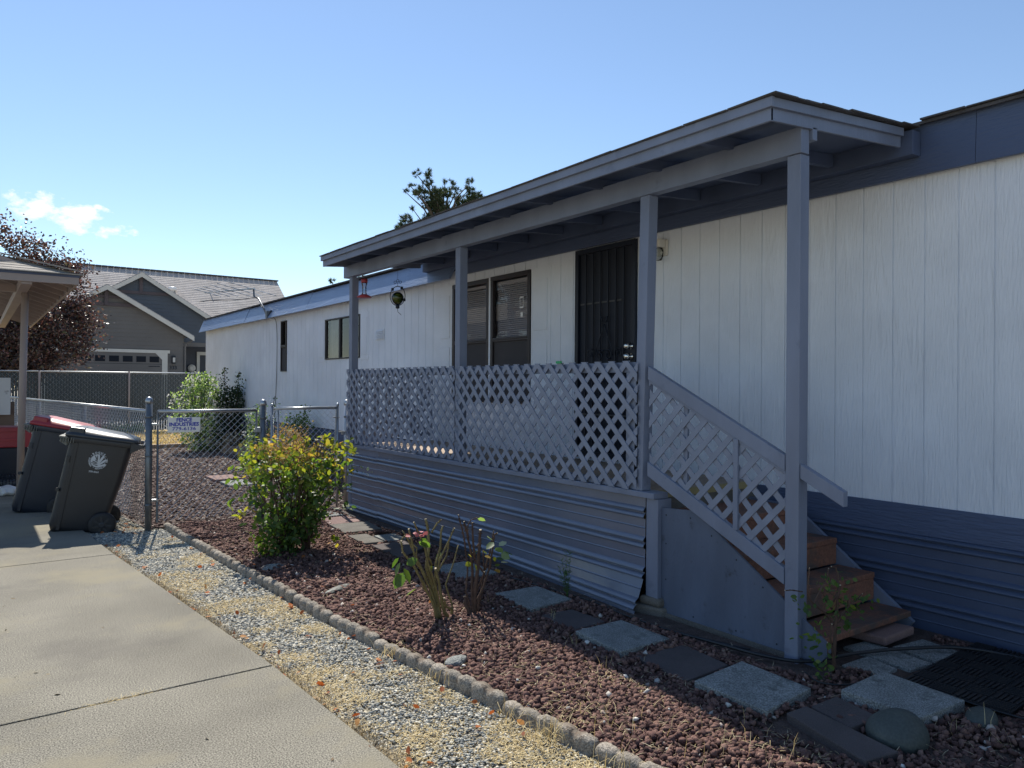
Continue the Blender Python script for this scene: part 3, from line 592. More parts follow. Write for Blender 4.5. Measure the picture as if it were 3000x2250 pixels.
# security door
dr=MB(); Y0,Y1,Z0,Z1=5.24,6.125,.87,3.015; X0=HX-.035
for b in ((Y0,Y0+.05,Z0,Z1),(Y1-.05,Y1,Z0,Z1)): dr.box(X0,HX+.04,b[0],b[1],Z0,Z1)
dr.box(X0,HX+.04,Y0+.05,Y1-.05,Z1-.05,Z1); dr.box(X0,HX+.04,Y0+.05,Y1-.05,Z0,Z0+.06)
door=dr.build('security_door',m_ironblack,home,bevel=.003)
MB().box(HX-.002,HX+.02,Y0+.05,Y1-.05,Z0+.06,Z1-.05).build('door_screen',m_doorfill,door)
mb=MB()
bars=[Y0+.05+(Y1-Y0-.1)*k/7 for k in range(1,7)]
for q in bars: mb.box(X0+.004,X0+.018,q-.007,q+.007,Z0+.06,Z1-.05)
mb.build('door_bars',m_ironblack,door,bevel=.002)
mb=MB(); mb.box(X0+.02,X0+.03,Y0+.2,Y1-.07,2.44,2.455); mb.box(X0+.002,X0+.016,Y0+.05,Y1-.05,1.74,1.756); mb.box(X0+.002,X0+.016,Y0+.05,Y1-.05,1.30,1.316)
mb.build('door_crossbars',m_frameb,door)
mb=MB()
def scroll(cy,cz,r,sgn,turn=1.6,r0=.012,ph=0):
    pts=[]
    for k in range(26):
        t=k/25; a=ph+sgn*t*turn*2*math.pi; R_=r0+(r-r0)*t; pts.append((X0-.002,cy+R_*math.cos(a),cz+R_*math.sin(a)))
    mb.tube(pts,.0055,6)
cy=5.665
for s in (-1,1):
    scroll(cy+s*.06,1.91,.06,s,1.4,.012,0 if s>0 else math.pi); mb.tube([(X0-.002,cy+s*.118,1.90),(X0-.002,cy+s*.11,1.99),(X0-.002,cy+s*.04,2.13),(X0-.002,cy+s*.006,2.22)],.0055,6)
    scroll(cy+s*.06,1.69,.055,-s,1.4,.012,0 if s>0 else math.pi)
    scroll(cy+s*.21,1.93,.055,s,1.3,.012,math.pi/2); scroll(cy+s*.21,1.68,.045,-s,1.3,.012,math.pi/2)
    mb.tube([(X0-.002,cy+s*.03,2.24),(X0-.002,cy+s*.045,2.30)],.008,6)
    scroll(cy+s*.06,1.45,.055,s,1.4,.012,0 if s>0 else math.pi)
mb.build('scrollwork',m_ironblack,door,True)
RX=Matrix.Rotation(rad(-90),3,'Y')
for zz,r in ((1.985,.03),(1.885,.032)):
    MB().lathe([(.034,0),(.034,.006),(.013,.01),(.013,.035),(r*.8,.04),(r,.055),(r*.85,.07),(.01,.074)],(X0,5.29,zz),18,RX).build('door_knob',m_chrome,door,True)
# cable on far wall
curve_tube('antenna_cable',[(5.06,16.5,3.4),(5.03,16.3,3.25),(5.04,16.05,3.12),(5.05,15.95,2.98),(5.165,15.75,2.9),(5.18,15.72,2.0),(5.185,15.85,.9)],.006,m_frameb,None,None,home)
# antenna
an=empty('tv_antenna',(5.1,16.0,3.05),'grey rooftop television antenna with thin cross rods on the home roof edge','antenna')
mb=MB(); mb.tube([(5.06,15.95,2.98),(5.03,16.15,3.2),(5.02,16.45,3.42),(5.0,16.72,3.5),(5.0,16.75,3.66)],[.02]*5,10); mb.build('mast',m_galvd,an,True)
mb=MB(); mb.box(5.02,5.12,15.9,16.0,2.98,3.12); mb.bar((5.06,15.95,2.99),(5.07,15.78,3.12),.05,.01); mb.build('bracket',m_galvd,an)
mb=MB(); mb.bar((5.0,16.7,3.665),(4.55,17.3,3.64),.035,.03); mb.bar((4.55,17.3,3.64),(4.2,17.7,3.6),.02,.02); mb.build('boom',m_galv,an,bevel=.003)
mb=MB()
for t in (.05,.3,.5,.7,.85,1.):
    p=Vector((5.0,16.72,3.67)).lerp(Vector((4.25,17.65,3.61)),t); h=.62-.3*t
    d=Vector((.82,.2,-.14)).normalized(); mb.tube([p-d*h,p+d*h],.010,5)
mb.tube([(4.3,17.6,3.58),(4.35,17.5,3.4)],.01,5)
mb.build('rods',m_galv,an)
curve_tube('cable_loop',[(5.0,16.5,3.46),(4.7,16.9,3.42),(4.3,17.4,3.42),(4.1,17.7,3.40)],.008,m_hose,None,None,an)
# ---------------------------------------------------------------- porch
PX=3.95
porch=empty('covered_porch',(4.5,6.4,0),'slate grey covered porch with lattice railing, corrugated skirt and wooden stairs','porch')
mb=MB()
yy=3.9
while yy<9.1: mb.box(PX-.02,HX-.02,yy,min(yy+.135,9.12),.80,.84); yy+=.142
mb.build('deck_boards',m_deck,porch,bevel=.003)
mb=MB(); mb.box(PX-.045,PX+.10,3.76,9.12,.805,.847); mb.box(PX-.015,PX+.02,3.9,9.1,.70,.804); mb.build('deck_rim',m_porch,porch,bevel=.004)
MB().box(PX+.1,HX-.02,3.855,3.885,.79,.842).build('deck_nosing',m_tan,porch)
MB().box(PX+.1,HX-.02,3.86,3.882,.62,.788).build('top_riser',m_foot,porch)
def flare(y,z):
    f=max(0,(5.9-y)/2.04) if y<5.9 else 0
    return .10*(f**1.1)*max(0,(.27-z)/.27)**1.05 + .01*math.sin(y*2.1)*max(0,(.5-z))
corr(8.22,9.13,.80,PX-.012,.215,.71,flare,8).build('skirt_panel',m_skirt,porch)
corr(3.865,8.24,.80,PX-.017,.213,.715,flare,40).build('skirt_panel',m_skirt,porch)
MB().box(PX,HX-.02,9.09,9.12,0,.80).build('far_end_skirt',m_skirt,porch)
mb=MB()
for y_ in np.arange(4.0,9.0,.41):
    for z_ in (.655,.44,.23): mb.lathe([(.006,0),(.006,.002),(.002,.004)],(PX-.0175,y_,z_),8,Matrix.Rotation(rad(-90),3,'Y'))
mb.build('skirt_screws',m_galvd,porch)
# corner board and footing
MB().box(PX-.018,PX+.12,3.745,3.858,.09,.803).build('corner_post',m_porch,porch,bevel=.004)
rk=MB().prism([(PX-.09,3.93),(PX-.02,3.70),(PX+.10,3.66),(PX+.17,3.72),(PX+.15,3.9),(PX+.0,3.96)],'z',-.03,.05); rk.prism([(PX-.05,3.9),(PX-.03,3.72),(PX+.12,3.70),(PX+.14,3.88)],'z',.05,.11)
rk.build('footing',m_foot,porch,bevel=.02)
# posts
def post(x0,x1,y0,y1,z0,z1,lean=0):
    mb=MB(); mb.add([(x0,y0,z0),(x1,y0,z0),(x1,y1,z0),(x0,y1,z0),(x0,y0+lean,z1),(x1,y0+lean,z1),(x1,y1+lean,z1),(x0,y1+lean,z1)],[(0,3,2,1),(4,5,6,7),(0,1,5,4),(1,2,6,5),(2,3,7,6),(3,0,4,7)])
    return mb.build('post',m_porch,porch,bevel=.005)
post(3.93,4.02,2.633,2.723,-.02,2.966)
post(3.925,4.015,3.895,3.985,.848,2.966,lean=-.055)
post(3.925,4.015,6.41,6.50,.848,2.966)
post(3.93,4.02,9.03,9.12,-.02,2.966)
# beam, ledger, rafters, roof
MB().box(3.915,3.995,2.62,9.27,2.967,3.118).build('beam',m_porch,porch,bevel=.003)
MB().box(4.0,4.045,2.60,2.68,3.05,3.125).build('beam_block',m_porch,porch,bevel=.003)
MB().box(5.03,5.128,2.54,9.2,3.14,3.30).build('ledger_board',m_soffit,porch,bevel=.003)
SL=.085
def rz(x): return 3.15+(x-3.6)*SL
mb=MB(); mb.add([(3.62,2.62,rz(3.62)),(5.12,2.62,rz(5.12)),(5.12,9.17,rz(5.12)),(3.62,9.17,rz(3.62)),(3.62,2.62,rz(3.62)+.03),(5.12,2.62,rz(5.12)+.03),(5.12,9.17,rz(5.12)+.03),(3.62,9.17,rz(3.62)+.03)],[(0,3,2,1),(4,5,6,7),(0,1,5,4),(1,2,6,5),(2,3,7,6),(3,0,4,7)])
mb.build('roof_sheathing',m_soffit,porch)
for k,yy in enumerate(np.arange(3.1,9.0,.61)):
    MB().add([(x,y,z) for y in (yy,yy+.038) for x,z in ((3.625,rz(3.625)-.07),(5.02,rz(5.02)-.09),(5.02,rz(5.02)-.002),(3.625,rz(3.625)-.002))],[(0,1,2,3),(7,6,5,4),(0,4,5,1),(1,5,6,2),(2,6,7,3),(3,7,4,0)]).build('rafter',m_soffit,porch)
mb=MB(); mb.box(3.60,3.622,2.60,9.185,3.078,3.152); mb.box(3.575,3.60,2.575,9.20,3.148,3.205); mb.build('front_fascia',m_porch,porch,bevel=.003)
def endf(y0,y1,dz0,dz1,x0=3.6,x1=4.99,s=SL*.93):
    return MB().add([(x,y,z) for y in (y0,y1) for x,z in ((x0,3.077+dz0),(x1,3.077+dz0+(x1-x0)*s),(x1,3.077+dz1+(x1-x0)*s),(x0,3.077+dz1))],[(0,1,2,3),(7,6,5,4),(0,4,5,1),(1,5,6,2),(2,6,7,3),(3,7,4,0)])
mb=endf(2.60,2.618,0.003,.076,3.603); mb.build('end_fascia',m_porch,porch,bevel=.002)
mb=endf(2.578,2.60,.073,.126,3.602); mb.build('end_fascia_cap',m_porch,porch,bevel=.002)
mb=endf(9.172,9.19,0.003,.12,3.603); mb.build('end_fascia',m_porch,porch,bevel=.002)
# shingles on porch roof: rows of tabs
mb=MB(); 
for row in range(10):
    x0=3.56+row*.15; yy=2.55+random.uniform(-.02,.0)
    while yy<9.2:
        L=random.uniform(.29,.34); e=min(yy+L-.008,9.22); za=rz(x0)+.062+random.uniform(0,.006); 
        if e-yy>.03: mb.add([(x0-random.uniform(0,.01),yy,za),(x0+.2,yy,za+.2*SL-.004),(x0+.2,e,za+.2*SL-.004),(x0-random.uniform(0,.01),e,za),(x0,yy,za-.008),(x0+.2,yy,za+.2*SL-.012),(x0+.2,e,za+.2*SL-.012),(x0,e,za-.008)],[(0,1,2,3),(4,7,6,5),(0,4,5,1),(1,5,6,2),(2,6,7,3),(3,7,4,0)])
        yy+=L
mb.build('roof_shingles',m_shing,porch)
# lattice
def clipseg(p,d,poly):
    t0,t1=-99,99; n=len(poly)
    for i in range(n):
        a=poly[i];b=poly[(i+1)%n]; ex,ey=b[0]-a[0],b[1]-a[1]; nx,ny=-ey,ex  # ccw inside left
        den=nx*d[0]+ny*d[1]; num=nx*(a[0]-p[0])+ny*(a[1]-p[1])
        if abs(den)<1e-9:
            if num>0: return None
            continue
        t=num/den
        if den>0: t0=max(t0,t)
        else: t1=min(t1,t)
    return (t0,t1) if t1-t0>.03 else None
def clippoly(P,poly):
    n=len(poly)
    for i in range(n):
        a=poly[i];b=poly[(i+1)%n]; f=lambda p:(b[0]-a[0])*(p[1]-a[1])-(b[1]-a[1])*(p[0]-a[0]); Q=[]
        for k in range(len(P)):
            p,q=P[k],P[(k+1)%len(P)]; fp,fq=f(p),f(q)
            if fp>=0: Q.append(p)
            if (fp>=0)!=(fq>=0): t=fp/(fp-fq); Q.append((p[0]+(q[0]-p[0])*t,p[1]+(q[1]-p[1])*t))
        P=Q
        if len(P)<3: return None
    return P
def lattice(name,poly,x,pitch,w,th,axis='x',ang=45,front=-1,phase=0,mat=m_lat):
    """poly ccw in (u,z) with u = y (axis x) or x (axis y); strips are cut flush with the outline"""
    mb=MB(); us=[p[0] for p in poly]
    for layer,(sgn) in enumerate((front,-front)):
        d=(math.cos(rad(ang))*sgn,math.sin(rad(ang))); nn=(-d[1]*w/2,d[0]*w/2)
        u=min(us)-3+phase*(1 if layer else .7)
        while u<max(us)+3:
            o=(u+random.uniform(-.004,.004),poly[0][1]); j_=random.uniform(-.02,.02)
            P=[(o[0]+d[0]*t+nn[0]*q+(j_*t*.1),o[1]+d[1]*t+nn[1]*q) for t,q in ((-5,-1),(5,-1),(5,1),(-5,1))]
            P=clippoly(P,poly)
            if P:
                x0=x+layer*(th+.0006); mb.prism(P,axis,x0,x0+th)
            u+=pitch
    return mb.build(name,mat,porch)
def rect(a,b,c,d): return [(a,c),(b,c),(b,d),(a,d)]
# strips in front run from upper far to lower near in the photo: as y falls z falls reversed -> choose +y up
lattice('lattice_panel',rect(6.47,9.14,.855,1.79),3.908,.1525,.041,.007,front=1,phase=.03)
lattice('lattice_panel',rect(3.93,6.44,.85,1.785),3.90,.1525,.041,.007,front=1,phase=.08)
lattice('end_lattice_panel',rect(4.0,5.15,.9,1.79),9.10,.1525,.041,.007,axis='y',front=-1)
mb=MB(); mb.box(3.93,3.965,3.94,6.40,1.70,1.775); mb.box(3.93,3.965,6.51,9.02,1.70,1.775); mb.build('top_rail',m_porch,porch,bevel=.003)
mb=MB(); mb.box(3.93,3.965,3.94,6.40,.85,.90); mb.box(3.93,3.965,6.51,9.02,.85,.88); mb.build('bottom_rail',m_porch,porch,bevel=.003)
MB().box(3.925,3.945,6.37,6.40,.9,1.70).build('nailing_strip',m_porch,porch); MB().box(3.925,3.955,3.94,4.06,.9,1.70).build('nailing_board',m_porch,porch)
MB().box(3.885,3.90,4.78,4.84,1.78,1.80).build('green_tape',m_green,porch)
# stair rail
def sl(y,z0=1.745,y0=3.845,s=.4875): return z0-(y0-y)*s
def slboard(name,y0,y1,f,h,x0,x1,mat=m_porch):
    return MB().add([(x,y,z) for x in (x0,x1) for y,z in ((y0,f(y0)-h),(y1,f(y1)-h),(y1,f(y1)),(y0,f(y0)))],[(0,1,2,3),(7,6,5,4),(0,4,5,1),(1,5,6,2),(2,6,7,3),(3,7,4,0)]).build(name,mat,porch,bevel=.003)
slboard('handrail',2.725,3.843,sl,.095,3.925,3.965)
slboard('handrail_end',2.36,2.631,sl,.085,3.94,3.985)
fb=lambda y: 1.07-(3.86-y)*.475
slboard('stair_bottom_rail',2.725,3.845,fb,.10,3.925,3.965)
slboard('stair_top_batten',2.725,3.843,lambda y:sl(y)-.097,.02,3.935,3.955)
pl=[(2.725,fb(2.725)-.0),(3.843,fb(3.843)),(3.843,sl(3.843)-.11),(2.725,sl(2.725)-.11)]
lattice('stair_lattice',pl,3.938,.1525,.04,.007,front=-1,phase=.05)
MB().box(3.922,3.937,3.06,3.095,fb(3.08)+.0,sl(3.08)-.10).build('baluster',m_porch,porch,bevel=.002)
MB().box(3.955,3.975,3.50,3.535,fb(3.5)+.0,sl(3.5)-.10).build('baluster',m_porch,porch,bevel=.002)
# stairs
side=[(3.743,-.02),(3.743,.745),(3.44,.765),(2.43,.12),(2.55,-.02)]
MB().prism(side[::-1],'x',3.968,3.985).build('plywood_side',m_ply,porch)
mb=MB()
for y_,z_ in ((3.70,.70),(3.70,.5),(3.70,.25),(3.48,.71),(3.3,.62),(3.1,.5),(2.9,.37),(3.45,.05),(3.1,.05),(2.8,.05)): mb.lathe([(.006,0),(.006,.001),(.002,.0025)],(3.968,y_,z_),8,Matrix.Rotation(rad(-90),3,'Y'))
mb.build('panel_nails',m_ironblack,porch)
MB().box(3.955,3.975,2.62,3.72,-.03,.018).build('bottom_cleat',m_foot,porch)
MB().prism([(3.86,-.02),(3.86,.72),(3.45,.70),(2.55,.05),(2.6,-.02)][::-1],'x',5.09,5.125).build('stringer',m_porch,porch)
for i,(yf,zt) in enumerate(((2.56,.125),(2.81,.33),(3.09,.52),(3.37,.70))):
    yb=yf+.30; x0=4.0 if i<0 else 3.99
    MB().box(x0,5.085,yf,yf+.275,zt-.04,zt).build('tread',m_tread,porch,bevel=.006)
    if i: MB().box(x0,5.08,yf+.004,yf+.035,zt-.185,zt-.041).build('riser',m_tread,porch,bevel=.004)
MB().box(3.99,5.085,3.64,3.855,.66,.70).build('tread',m_tread,porch)
# hanging things
fd=empty('hummingbird_feeder',(4.02,8.9,2.7),'red and clear hummingbird feeder hanging by the far porch post','bird feeder')
MB().lathe([(.01,.225),(.04,.222),(.042,.19),(.038,.175)],(4.015,8.85,2.70),16).build('cap',m_red,fd,True)
MB().lathe([(.036,.178),(.036,.16),(.026,.13),(.026,.05),(.035,.03)],(4.015,8.85,2.70),16).build('bottle',glass('feeder_glass',(.85,.9,.92),.45),fd,True)
MB().lathe([(.03,.032),(.05,.025),(.095,-.002),(.085,-.012),(.02,-.014)],(4.015,8.85,2.70),20).build('tray',m_red,fd,True)
MB().tube([(4.015,8.85,2.92),(4.01,8.85,2.97)],.002,5).build('hook',m_frameb,fd)
og=empty('glass_lantern_ornament',(4.15,8.2,2.65),'green glass globe ornament in a black wire ring hanging from the porch beam','ornament')
c0=Vector((4.15,8.2,2.64))
MB().lathe([(.012,-.085),(.03,-.082),(.055,-.055),(.072,-.015),(.072,.015),(.055,.045),(.03,.062),(.01,.066)],c0,20).build('glass_globe',glass('green_glass',(.50,.56,.22),.4),og,True)
MB().lathe([(.005,-.06),(.035,-.05),(.055,-.02),(.055,.01),(.03,.03)],c0,16).build('globe_filling',M('moss_filling',(.22,.26,.07),.8,.4,30),og,True)
mb=MB(); cp=Vector((1,-1,0)).normalized()
ring=[c0+Vector((0,0,.02))+cp*.093*math.sin(a)+Vector((0,0,1))*.115*math.cos(a) for a in np.linspace(0,2*math.pi,33)]; mb.tube(ring,.005,6,False)
for s in (-1,0,1):
    q=c0+Vector((0,0,.185+(.018 if s==0 else 0)))+cp*.025*s*1.3
    mb.tube([q+cp*.015*math.sin(a)+Vector((0,0,.015*math.cos(a))) for a in np.linspace(0,2*math.pi,13)],.003,5,False)
mb.tube([c0+Vector((0,0,.13)),c0+Vector((0,0,.18))],.003,5)
for a in (-.8,.6,2.0):
    q=c0+Vector((0,0,.02))+cp*.09*math.sin(a)+Vector((0,0,.115*math.cos(a))); mb.box(q.x-.012,q.x+.012,q.y-.012,q.y+.012,q.z-.016,q.z+.016)
mb.build('wire_ring',m_ironblack,og,True)
MB().lathe([(.02,-.13),(.024,-.12),(.022,-.09),(.018,-.085)],c0,12).build('ring_foot',m_ironblack,og,True)
mb=MB(); mb.tube([c0+Vector((0,0,.215)),(c0.x,c0.y,3.09)],.0018,5); mb.tube([c0+Vector((0,0,-.13)),c0+Vector((.0,-.01,-.17)),c0+Vector((.03,-.04,-.21))],.003,5); mb.build('hanging_cord',m_hose,og)
# ---------------------------------------------------------------- chain link
def chain(mb,o,d,L,z0,z1,pitch=.075,r=.0016,barb=True):
    """o origin, d unit dir (x,y)"""
    H=z1-z0; nrm=(-d[1],d[0])
    def pt(s,z,k): return (o[0]+d[0]*s+nrm[0]*k,o[1]+d[1]*s+nrm[1]*k,z)
    s=-H
    while s<L:
        for sg in (1,-1):
            a=s if sg==1 else s; z_a,z_b=(z0,z1) if sg==1 else (z1,z0)
            sa,sb=s,s+H; ta,tb=0,1
            if sa<0: ta=(0-sa)/H
            if sb>L: tb=(L-sa)/H
            if tb-ta>.01: mb.tube([pt(sa+ta*H,z_a+(z_b-z_a)*ta,.002*sg),pt(sa+tb*H,z_a+(z_b-z_a)*tb,.002*sg)],r,3,False)
        if barb and 0<s<L: 
            mb.tube([pt(s-.012,z1-.01,0),pt(s,z1+.028,0)],r,3,False); mb.tube([pt(s+.012,z1-.01,0),pt(s,z1+.028,0)],r,3,False)
        s+=pitch
def cap_post(name,x,y,h,r,root,mat=m_galvd):
    p=MB().tube([(x,y,-.05),(x,y,h-.03)],r,16).build(name,mat,root,True)
    MB().lathe([(r*1.12,-.035),(r*1.15,-.01),(r*.95,.015),(r*.5,.032),(.004,.036)],(x,y,h-.035),16).build('post_cap',m_galv,p,True)
    for z in (.25,h-.22,h*.55): MB().tube([(x,y,z-.012),(x,y,z+.012)],r*1.1,16).build('band',m_galvd,p,True)
cf=empty('chain_link_fence',(1.6,9.15,0),'galvanised chain link fence running back behind the two wheeled bins','fence')
cap_post('terminal_post',1.6,9.15,1.445,.036,cf)
dd=Vector((-.0965,1)).normalized(); L=10.9
mb=MB(); chain(mb,(1.585,9.2),(dd.x,dd.y),L,.04,1.275,.075,.0024); mb.build('wire_mesh',m_wire,cf)
e=Vector((1.6,9.15,0))+Vector((dd.x,dd.y,0))*L
MB().tube([(1.6,9.19,1.285),(e.x,e.y,1.285)],.02,10).build('top_rail',m_galv,cf,True)
for s in (3.3,6.8,10.3):
    q=Vector((1.6,9.15,0))+Vector((dd.x,dd.y,0))*s; MB().tube([(q.x+.03,q.y,-.02),(q.x+.03,q.y,1.27)],.04 if s<9 else .025,12).build('line_post',m_galvd,cf,True)
g1=empty('chain_link_gate',(1.68,9.15,0),'wide chain link gate carrying the white sign left of the middle post','gate')
mb=MB(); mb.tube([(1.69,9.15,.05),(1.69,9.15,1.28),(2.775,9.15,1.28),(2.775,9.15,.05)],.014,10,False); mb.build('gate_frame',m_galvd,g1,True)
mb=MB(); mb.tube([(1.69,9.15,1.282),(2.775,9.15,1.282)],.0185,10); mb.build('gate_top_rail',m_galv,g1,True)
mb=MB(); chain(mb,(1.70,9.142),(1,0),1.07,.06,1.275,.075,.0022); mb.build('wire_mesh',m_wire,g1)
mb=MB()
for z in (1.14,.3): mb.box(1.62,1.70,9.13,9.17,z-.012,z+.012)
mb.box(2.76,2.82,9.12,9.17,1.02,1.08)
mb.build('hinge',m_galv,g1,bevel=.003)
p2=empty('gate_post',(2.85,9.15,0),'thick round steel gate post with domed cap between the two gates','post'); cap_post('pipe',2.855,9.15,1.41,.037,p2)
p3=empty('gate_post',(3.99,9.2,0),'round steel gate post against the porch lattice corner','post'); cap_post('pipe',3.955,9.24,1.40,.03,p3,m_galv)
g2=empty('chain_link_gate',(2.97,9.15,0),'narrower chain link gate behind the rose bush next to the porch','gate')
mb=MB(); mb.tube([(2.965,9.16,.05),(2.965,9.16,1.33)],.018,10); mb.tube([(3.80,9.16,.05),(3.80,9.16,1.33)],.016,10); mb.tube([(3.04,9.16,.06),(3.04,9.16,1.28)],.011,8)
mb.build('gate_frame',m_galv,g2,True)
mb=MB()
for x in (2.965,3.80): mb.lathe([(.02,0),(.021,.01),(.016,.025),(.003,.034)],(x,9.16,1.328),12)
mb.build('frame_cap',m_galv,g2,True)
MB().tube([(2.965,9.16,1.30),(3.80,9.16,1.30)],.017,10).build('gate_top_rail',m_galv,g2,True)
mb=MB(); chain(mb,(3.0,9.15),(1,0),.79,.07,1.29,.075,.0022); mb.build('wire_mesh',m_wire,g2)
mb=MB(); mb.box(3.74,3.82,9.14,9.17,1.17,1.185); mb.tube([(3.76,9.16,.5),(3.785,9.16,1.30)],.010,6); mb.box(3.78,3.96,9.15,9.18,.98,1.0); mb.box(3.86,3.90,9.14,9.19,.955,1.0); mb.build('latch',m_galv,g2)
# sign
sg=empty('fence_sign',(1.95,9.12,1.13),'small white sign with blue lettering hung on the wide gate','sign')
MB().box(1.785,2.13,9.112,9.122,1.045,1.212).build('sign_plate',m_signw,sg,bevel=.002)
for s,size,z,w_ in (('FENCE',.056,1.183,.165),('INDUSTRIES',.056,1.134,.315),('779-6136',.052,1.084,.25)):
    vs,fs=text_mb(s,size,.0022 if s[0]!='7' else .0008); xs=[v.x for v in vs]; k=w_/(max(xs)-min(xs))
    mb=MB().add([(1.957+v.x*k,9.1105,z+v.y) for v in vs],fs); mb.build('lettering',m_signb,sg)
# ---------------------------------------------------------------- bins
def rrect(x0,x1,y0,y1,r,n=4):
    out=[]
    for cx,cy,a0 in ((x1-r,y1-r,0),(x0+r,y1-r,90),(x0+r,y0+r,180),(x1-r,y0+r,270)):
        for k in range(n+1): a=rad(a0+90*k/n); out.append((cx+r*math.cos(a),cy+r*math.sin(a)))
    return out
def make_bin(label,lidmat,bodymat,emblem,loc,yaw,tilt,sc=1.08):
    root=empty('wheeled_bin',(0,0,0),label,'rubbish bin')
    mb=MB(); secs=[]
    for z,x0,x1,y0,y1,r in ((0,.02,.45,.04,.52,.05),(.06,.0,.48,.03,.53,.05),(.16,.005,.50,.026,.534,.05),(.55,.025,.565,.012,.548,.05),(.93,.045,.61,0,.56,.05)): secs.append([(x,y,z) for x,y in rrect(x0,x1,y0,y1,r)])
    n=len(secs[0]); vs=[v for s in secs for v in s]; fs=[(i*n+k,i*n+(k+1)%n,(i+1)*n+(k+1)%n,(i+1)*n+k) for i in range(4) for k in range(n)]+[tuple(range(n))[::-1]]
    mb.add(vs,fs); body=mb.build('body',bodymat,root,True)
    # side relief ribs
    mb=MB()
    mb.add([(.07,.021,.02),(.10,.021,.02),(.13,-.006,.90),(.10,-.006,.90),(.07,.03,.02),(.10,.03,.02),(.13,.01,.90),(.10,.01,.90)],[(0,1,2,3),(4,7,6,5),(0,4,5,1),(1,5,6,2),(2,6,7,3),(3,7,4,0)])
    mb.box(.05,.08,-.004,.02,.70,.76); mb.tube([(.02,.0,.42),(.02,.03,.42)],.018,10)
    mb.build('side_rib',bodymat,body)
    mb=MB(); a=[(x,y,.905) for x,y in rrect(.03,.63,-.018,.578,.05)]; b=[(x,y,.955) for x,y in rrect(.025,.635,-.022,.582,.05)]
    mb.add(a+b,[(k,(k+1)%n,n+(k+1)%n,n+k) for k in range(n)]+[tuple(range(n))[::-1],tuple(range(n,2*n))]); mb.build('rim',bodymat,root,True,bevel=.004)
    # front lip with ribs
    mb=MB(); 
    for k in range(9): y=-.005+k*.072; mb.prism([(.03,.945),(-.04,.905),(-.035,.895),(.03,.86)],'y',y,y+.006)
    for k in range(6): x=-.028+k*.022; mb.prism([(x,.945),(x+.006,.945),(x+.006,.89+k*.0),(x,.895)],'y',-.024,.02)
    mb.box(-.045,.03,-.02,.58,.935,.95); mb.build('front_lip',M('worn_plastic',(.16,.16,.14),.6,.2) if 'worn_plastic' not in bpy.data.materials else bpy.data.materials['worn_plastic'],root)
    # lid: domed loft
    secs=[[(x,y,.957) for x,y in rrect(.0,.66,-.025,.585,.05)],[(x,y,.985) for x,y in rrect(.0,.66,-.02,.58,.05)],[(x,y,1.035-.035*max(0,(x-.25)/.4)) for x,y in rrect(.05,.61,.03,.53,.06)],[(x,y,1.05-.04*max(0,(x-.25)/.4)) for x,y in rrect(.10,.56,.09,.47,.06)]]
    vs=[v for s in secs for v in s]; fs=[(i*n+k,i*n+(k+1)%n,(i+1)*n+(k+1)%n,(i+1)*n+k) for i in range(3) for k in range(n)]+[tuple(range(n))[::-1],tuple(3*n+k for k in range(n))]
    lid=MB().add(vs,fs).build('lid',lidmat,root,True)
    MB().box(.03,.17,.0,.30,.985,1.05).build('lid_grip',lidmat,lid,bevel=.012)
    # handle
    mb=MB(); mb.tube([(.715,-.01,.945),(.715,.57,.945)],.014,10); mb.prism([(.60,.957),(.72,.957),(.72,.93),(.60,.85)],'y',-.02,.01); mb.prism([(.60,.957),(.72,.957),(.72,.93),(.60,.85)],'y',.55,.58); mb.build('handle',bodymat,root,bevel=.003)
    # axle + wheels
    MB().tube([(.47,-.03,.115),(.47,.59,.115)],.011,8).build('axle',m_galvd,root)
    RW=Matrix.Rotation(rad(90),3,'X')
    for y in (-.005,.615):
        w_=MB().lathe([(.085,-.03),(.115,-.028),(.127,-.015),(.127,.02),(.115,.032),(.085,.034)],(.47,y,.115),28,RW).build('wheel',m_black,root,True)
        mb=MB(); mb.lathe([(.03,-.005),(.03,.045),(.02,.048)],(.47,y,.115),16,RW)
        for k in range(7):
            a=2*math.pi*k/7; mb.bar((.47,y-.036,.115),(.47+.085*math.cos(a),y-.036,.115+.085*math.sin(a)),.02,.006,(0,1,0))
        mb.build('wheel_hub',m_bin,w_)
    if emblem:
        cx,cz=.33,.745; mb=MB(); sh=Matrix.Identity(4)
        def on(x,z,e=0): # side face plane of body: y as function of z
            return (cx+x,.0085-.030*(cz+z-.55)/.38-.0045-e+.0035,cz+z)
        R=.068
        def disc(mb,pts,e): mb.add([on(x,z,e) for x,z in pts],[tuple(range(len(pts)))])
        # ring
        N=48
        for k in range(N):
            a=2*math.pi*k/N;b=2*math.pi*(k+1)/N; mb.add([on(R*math.cos(a),R*math.sin(a)),on(R*math.cos(b),R*math.sin(b)),on(R*.945*math.cos(b),R*.945*math.sin(b)),on(R*.945*math.cos(a),R*.945*math.sin(a))],[(0,1,2,3)])
        # left half white, right half shows white leaf
        disc(mb,[(R*.93*math.cos(a),R*.93*math.sin(a)) for a in np.linspace(rad(95),rad(300),30)],.0004)
        def lobe(mb,x,z,ang,l,w,e):
            ca,sa=math.cos(ang),math.sin(ang); pts=[]
            for t in np.linspace(0,2*math.pi,14,endpoint=False):
                u=l*.5*(1+math.cos(t)); v=w*math.sin(t)*(.55+.45*math.cos(t/2)**2); pts.append((x+u*ca-v*sa,z+u*sa+v*ca))
            disc(mb,pts,e)
        for x,z,a,l,w_ in ((.0,-.045,1.55,.11,.014),(.004,-.035,1.15,.105,.014),(.008,-.045,.8,.09,.013),(.012,-.055,.42,.068,.011),(.0,-.06,1.9,.05,.01)): lobe(mb,x,z,a,l,w_,.0006)
        mb.build('emblem',m_decal,body)
        mb=MB()
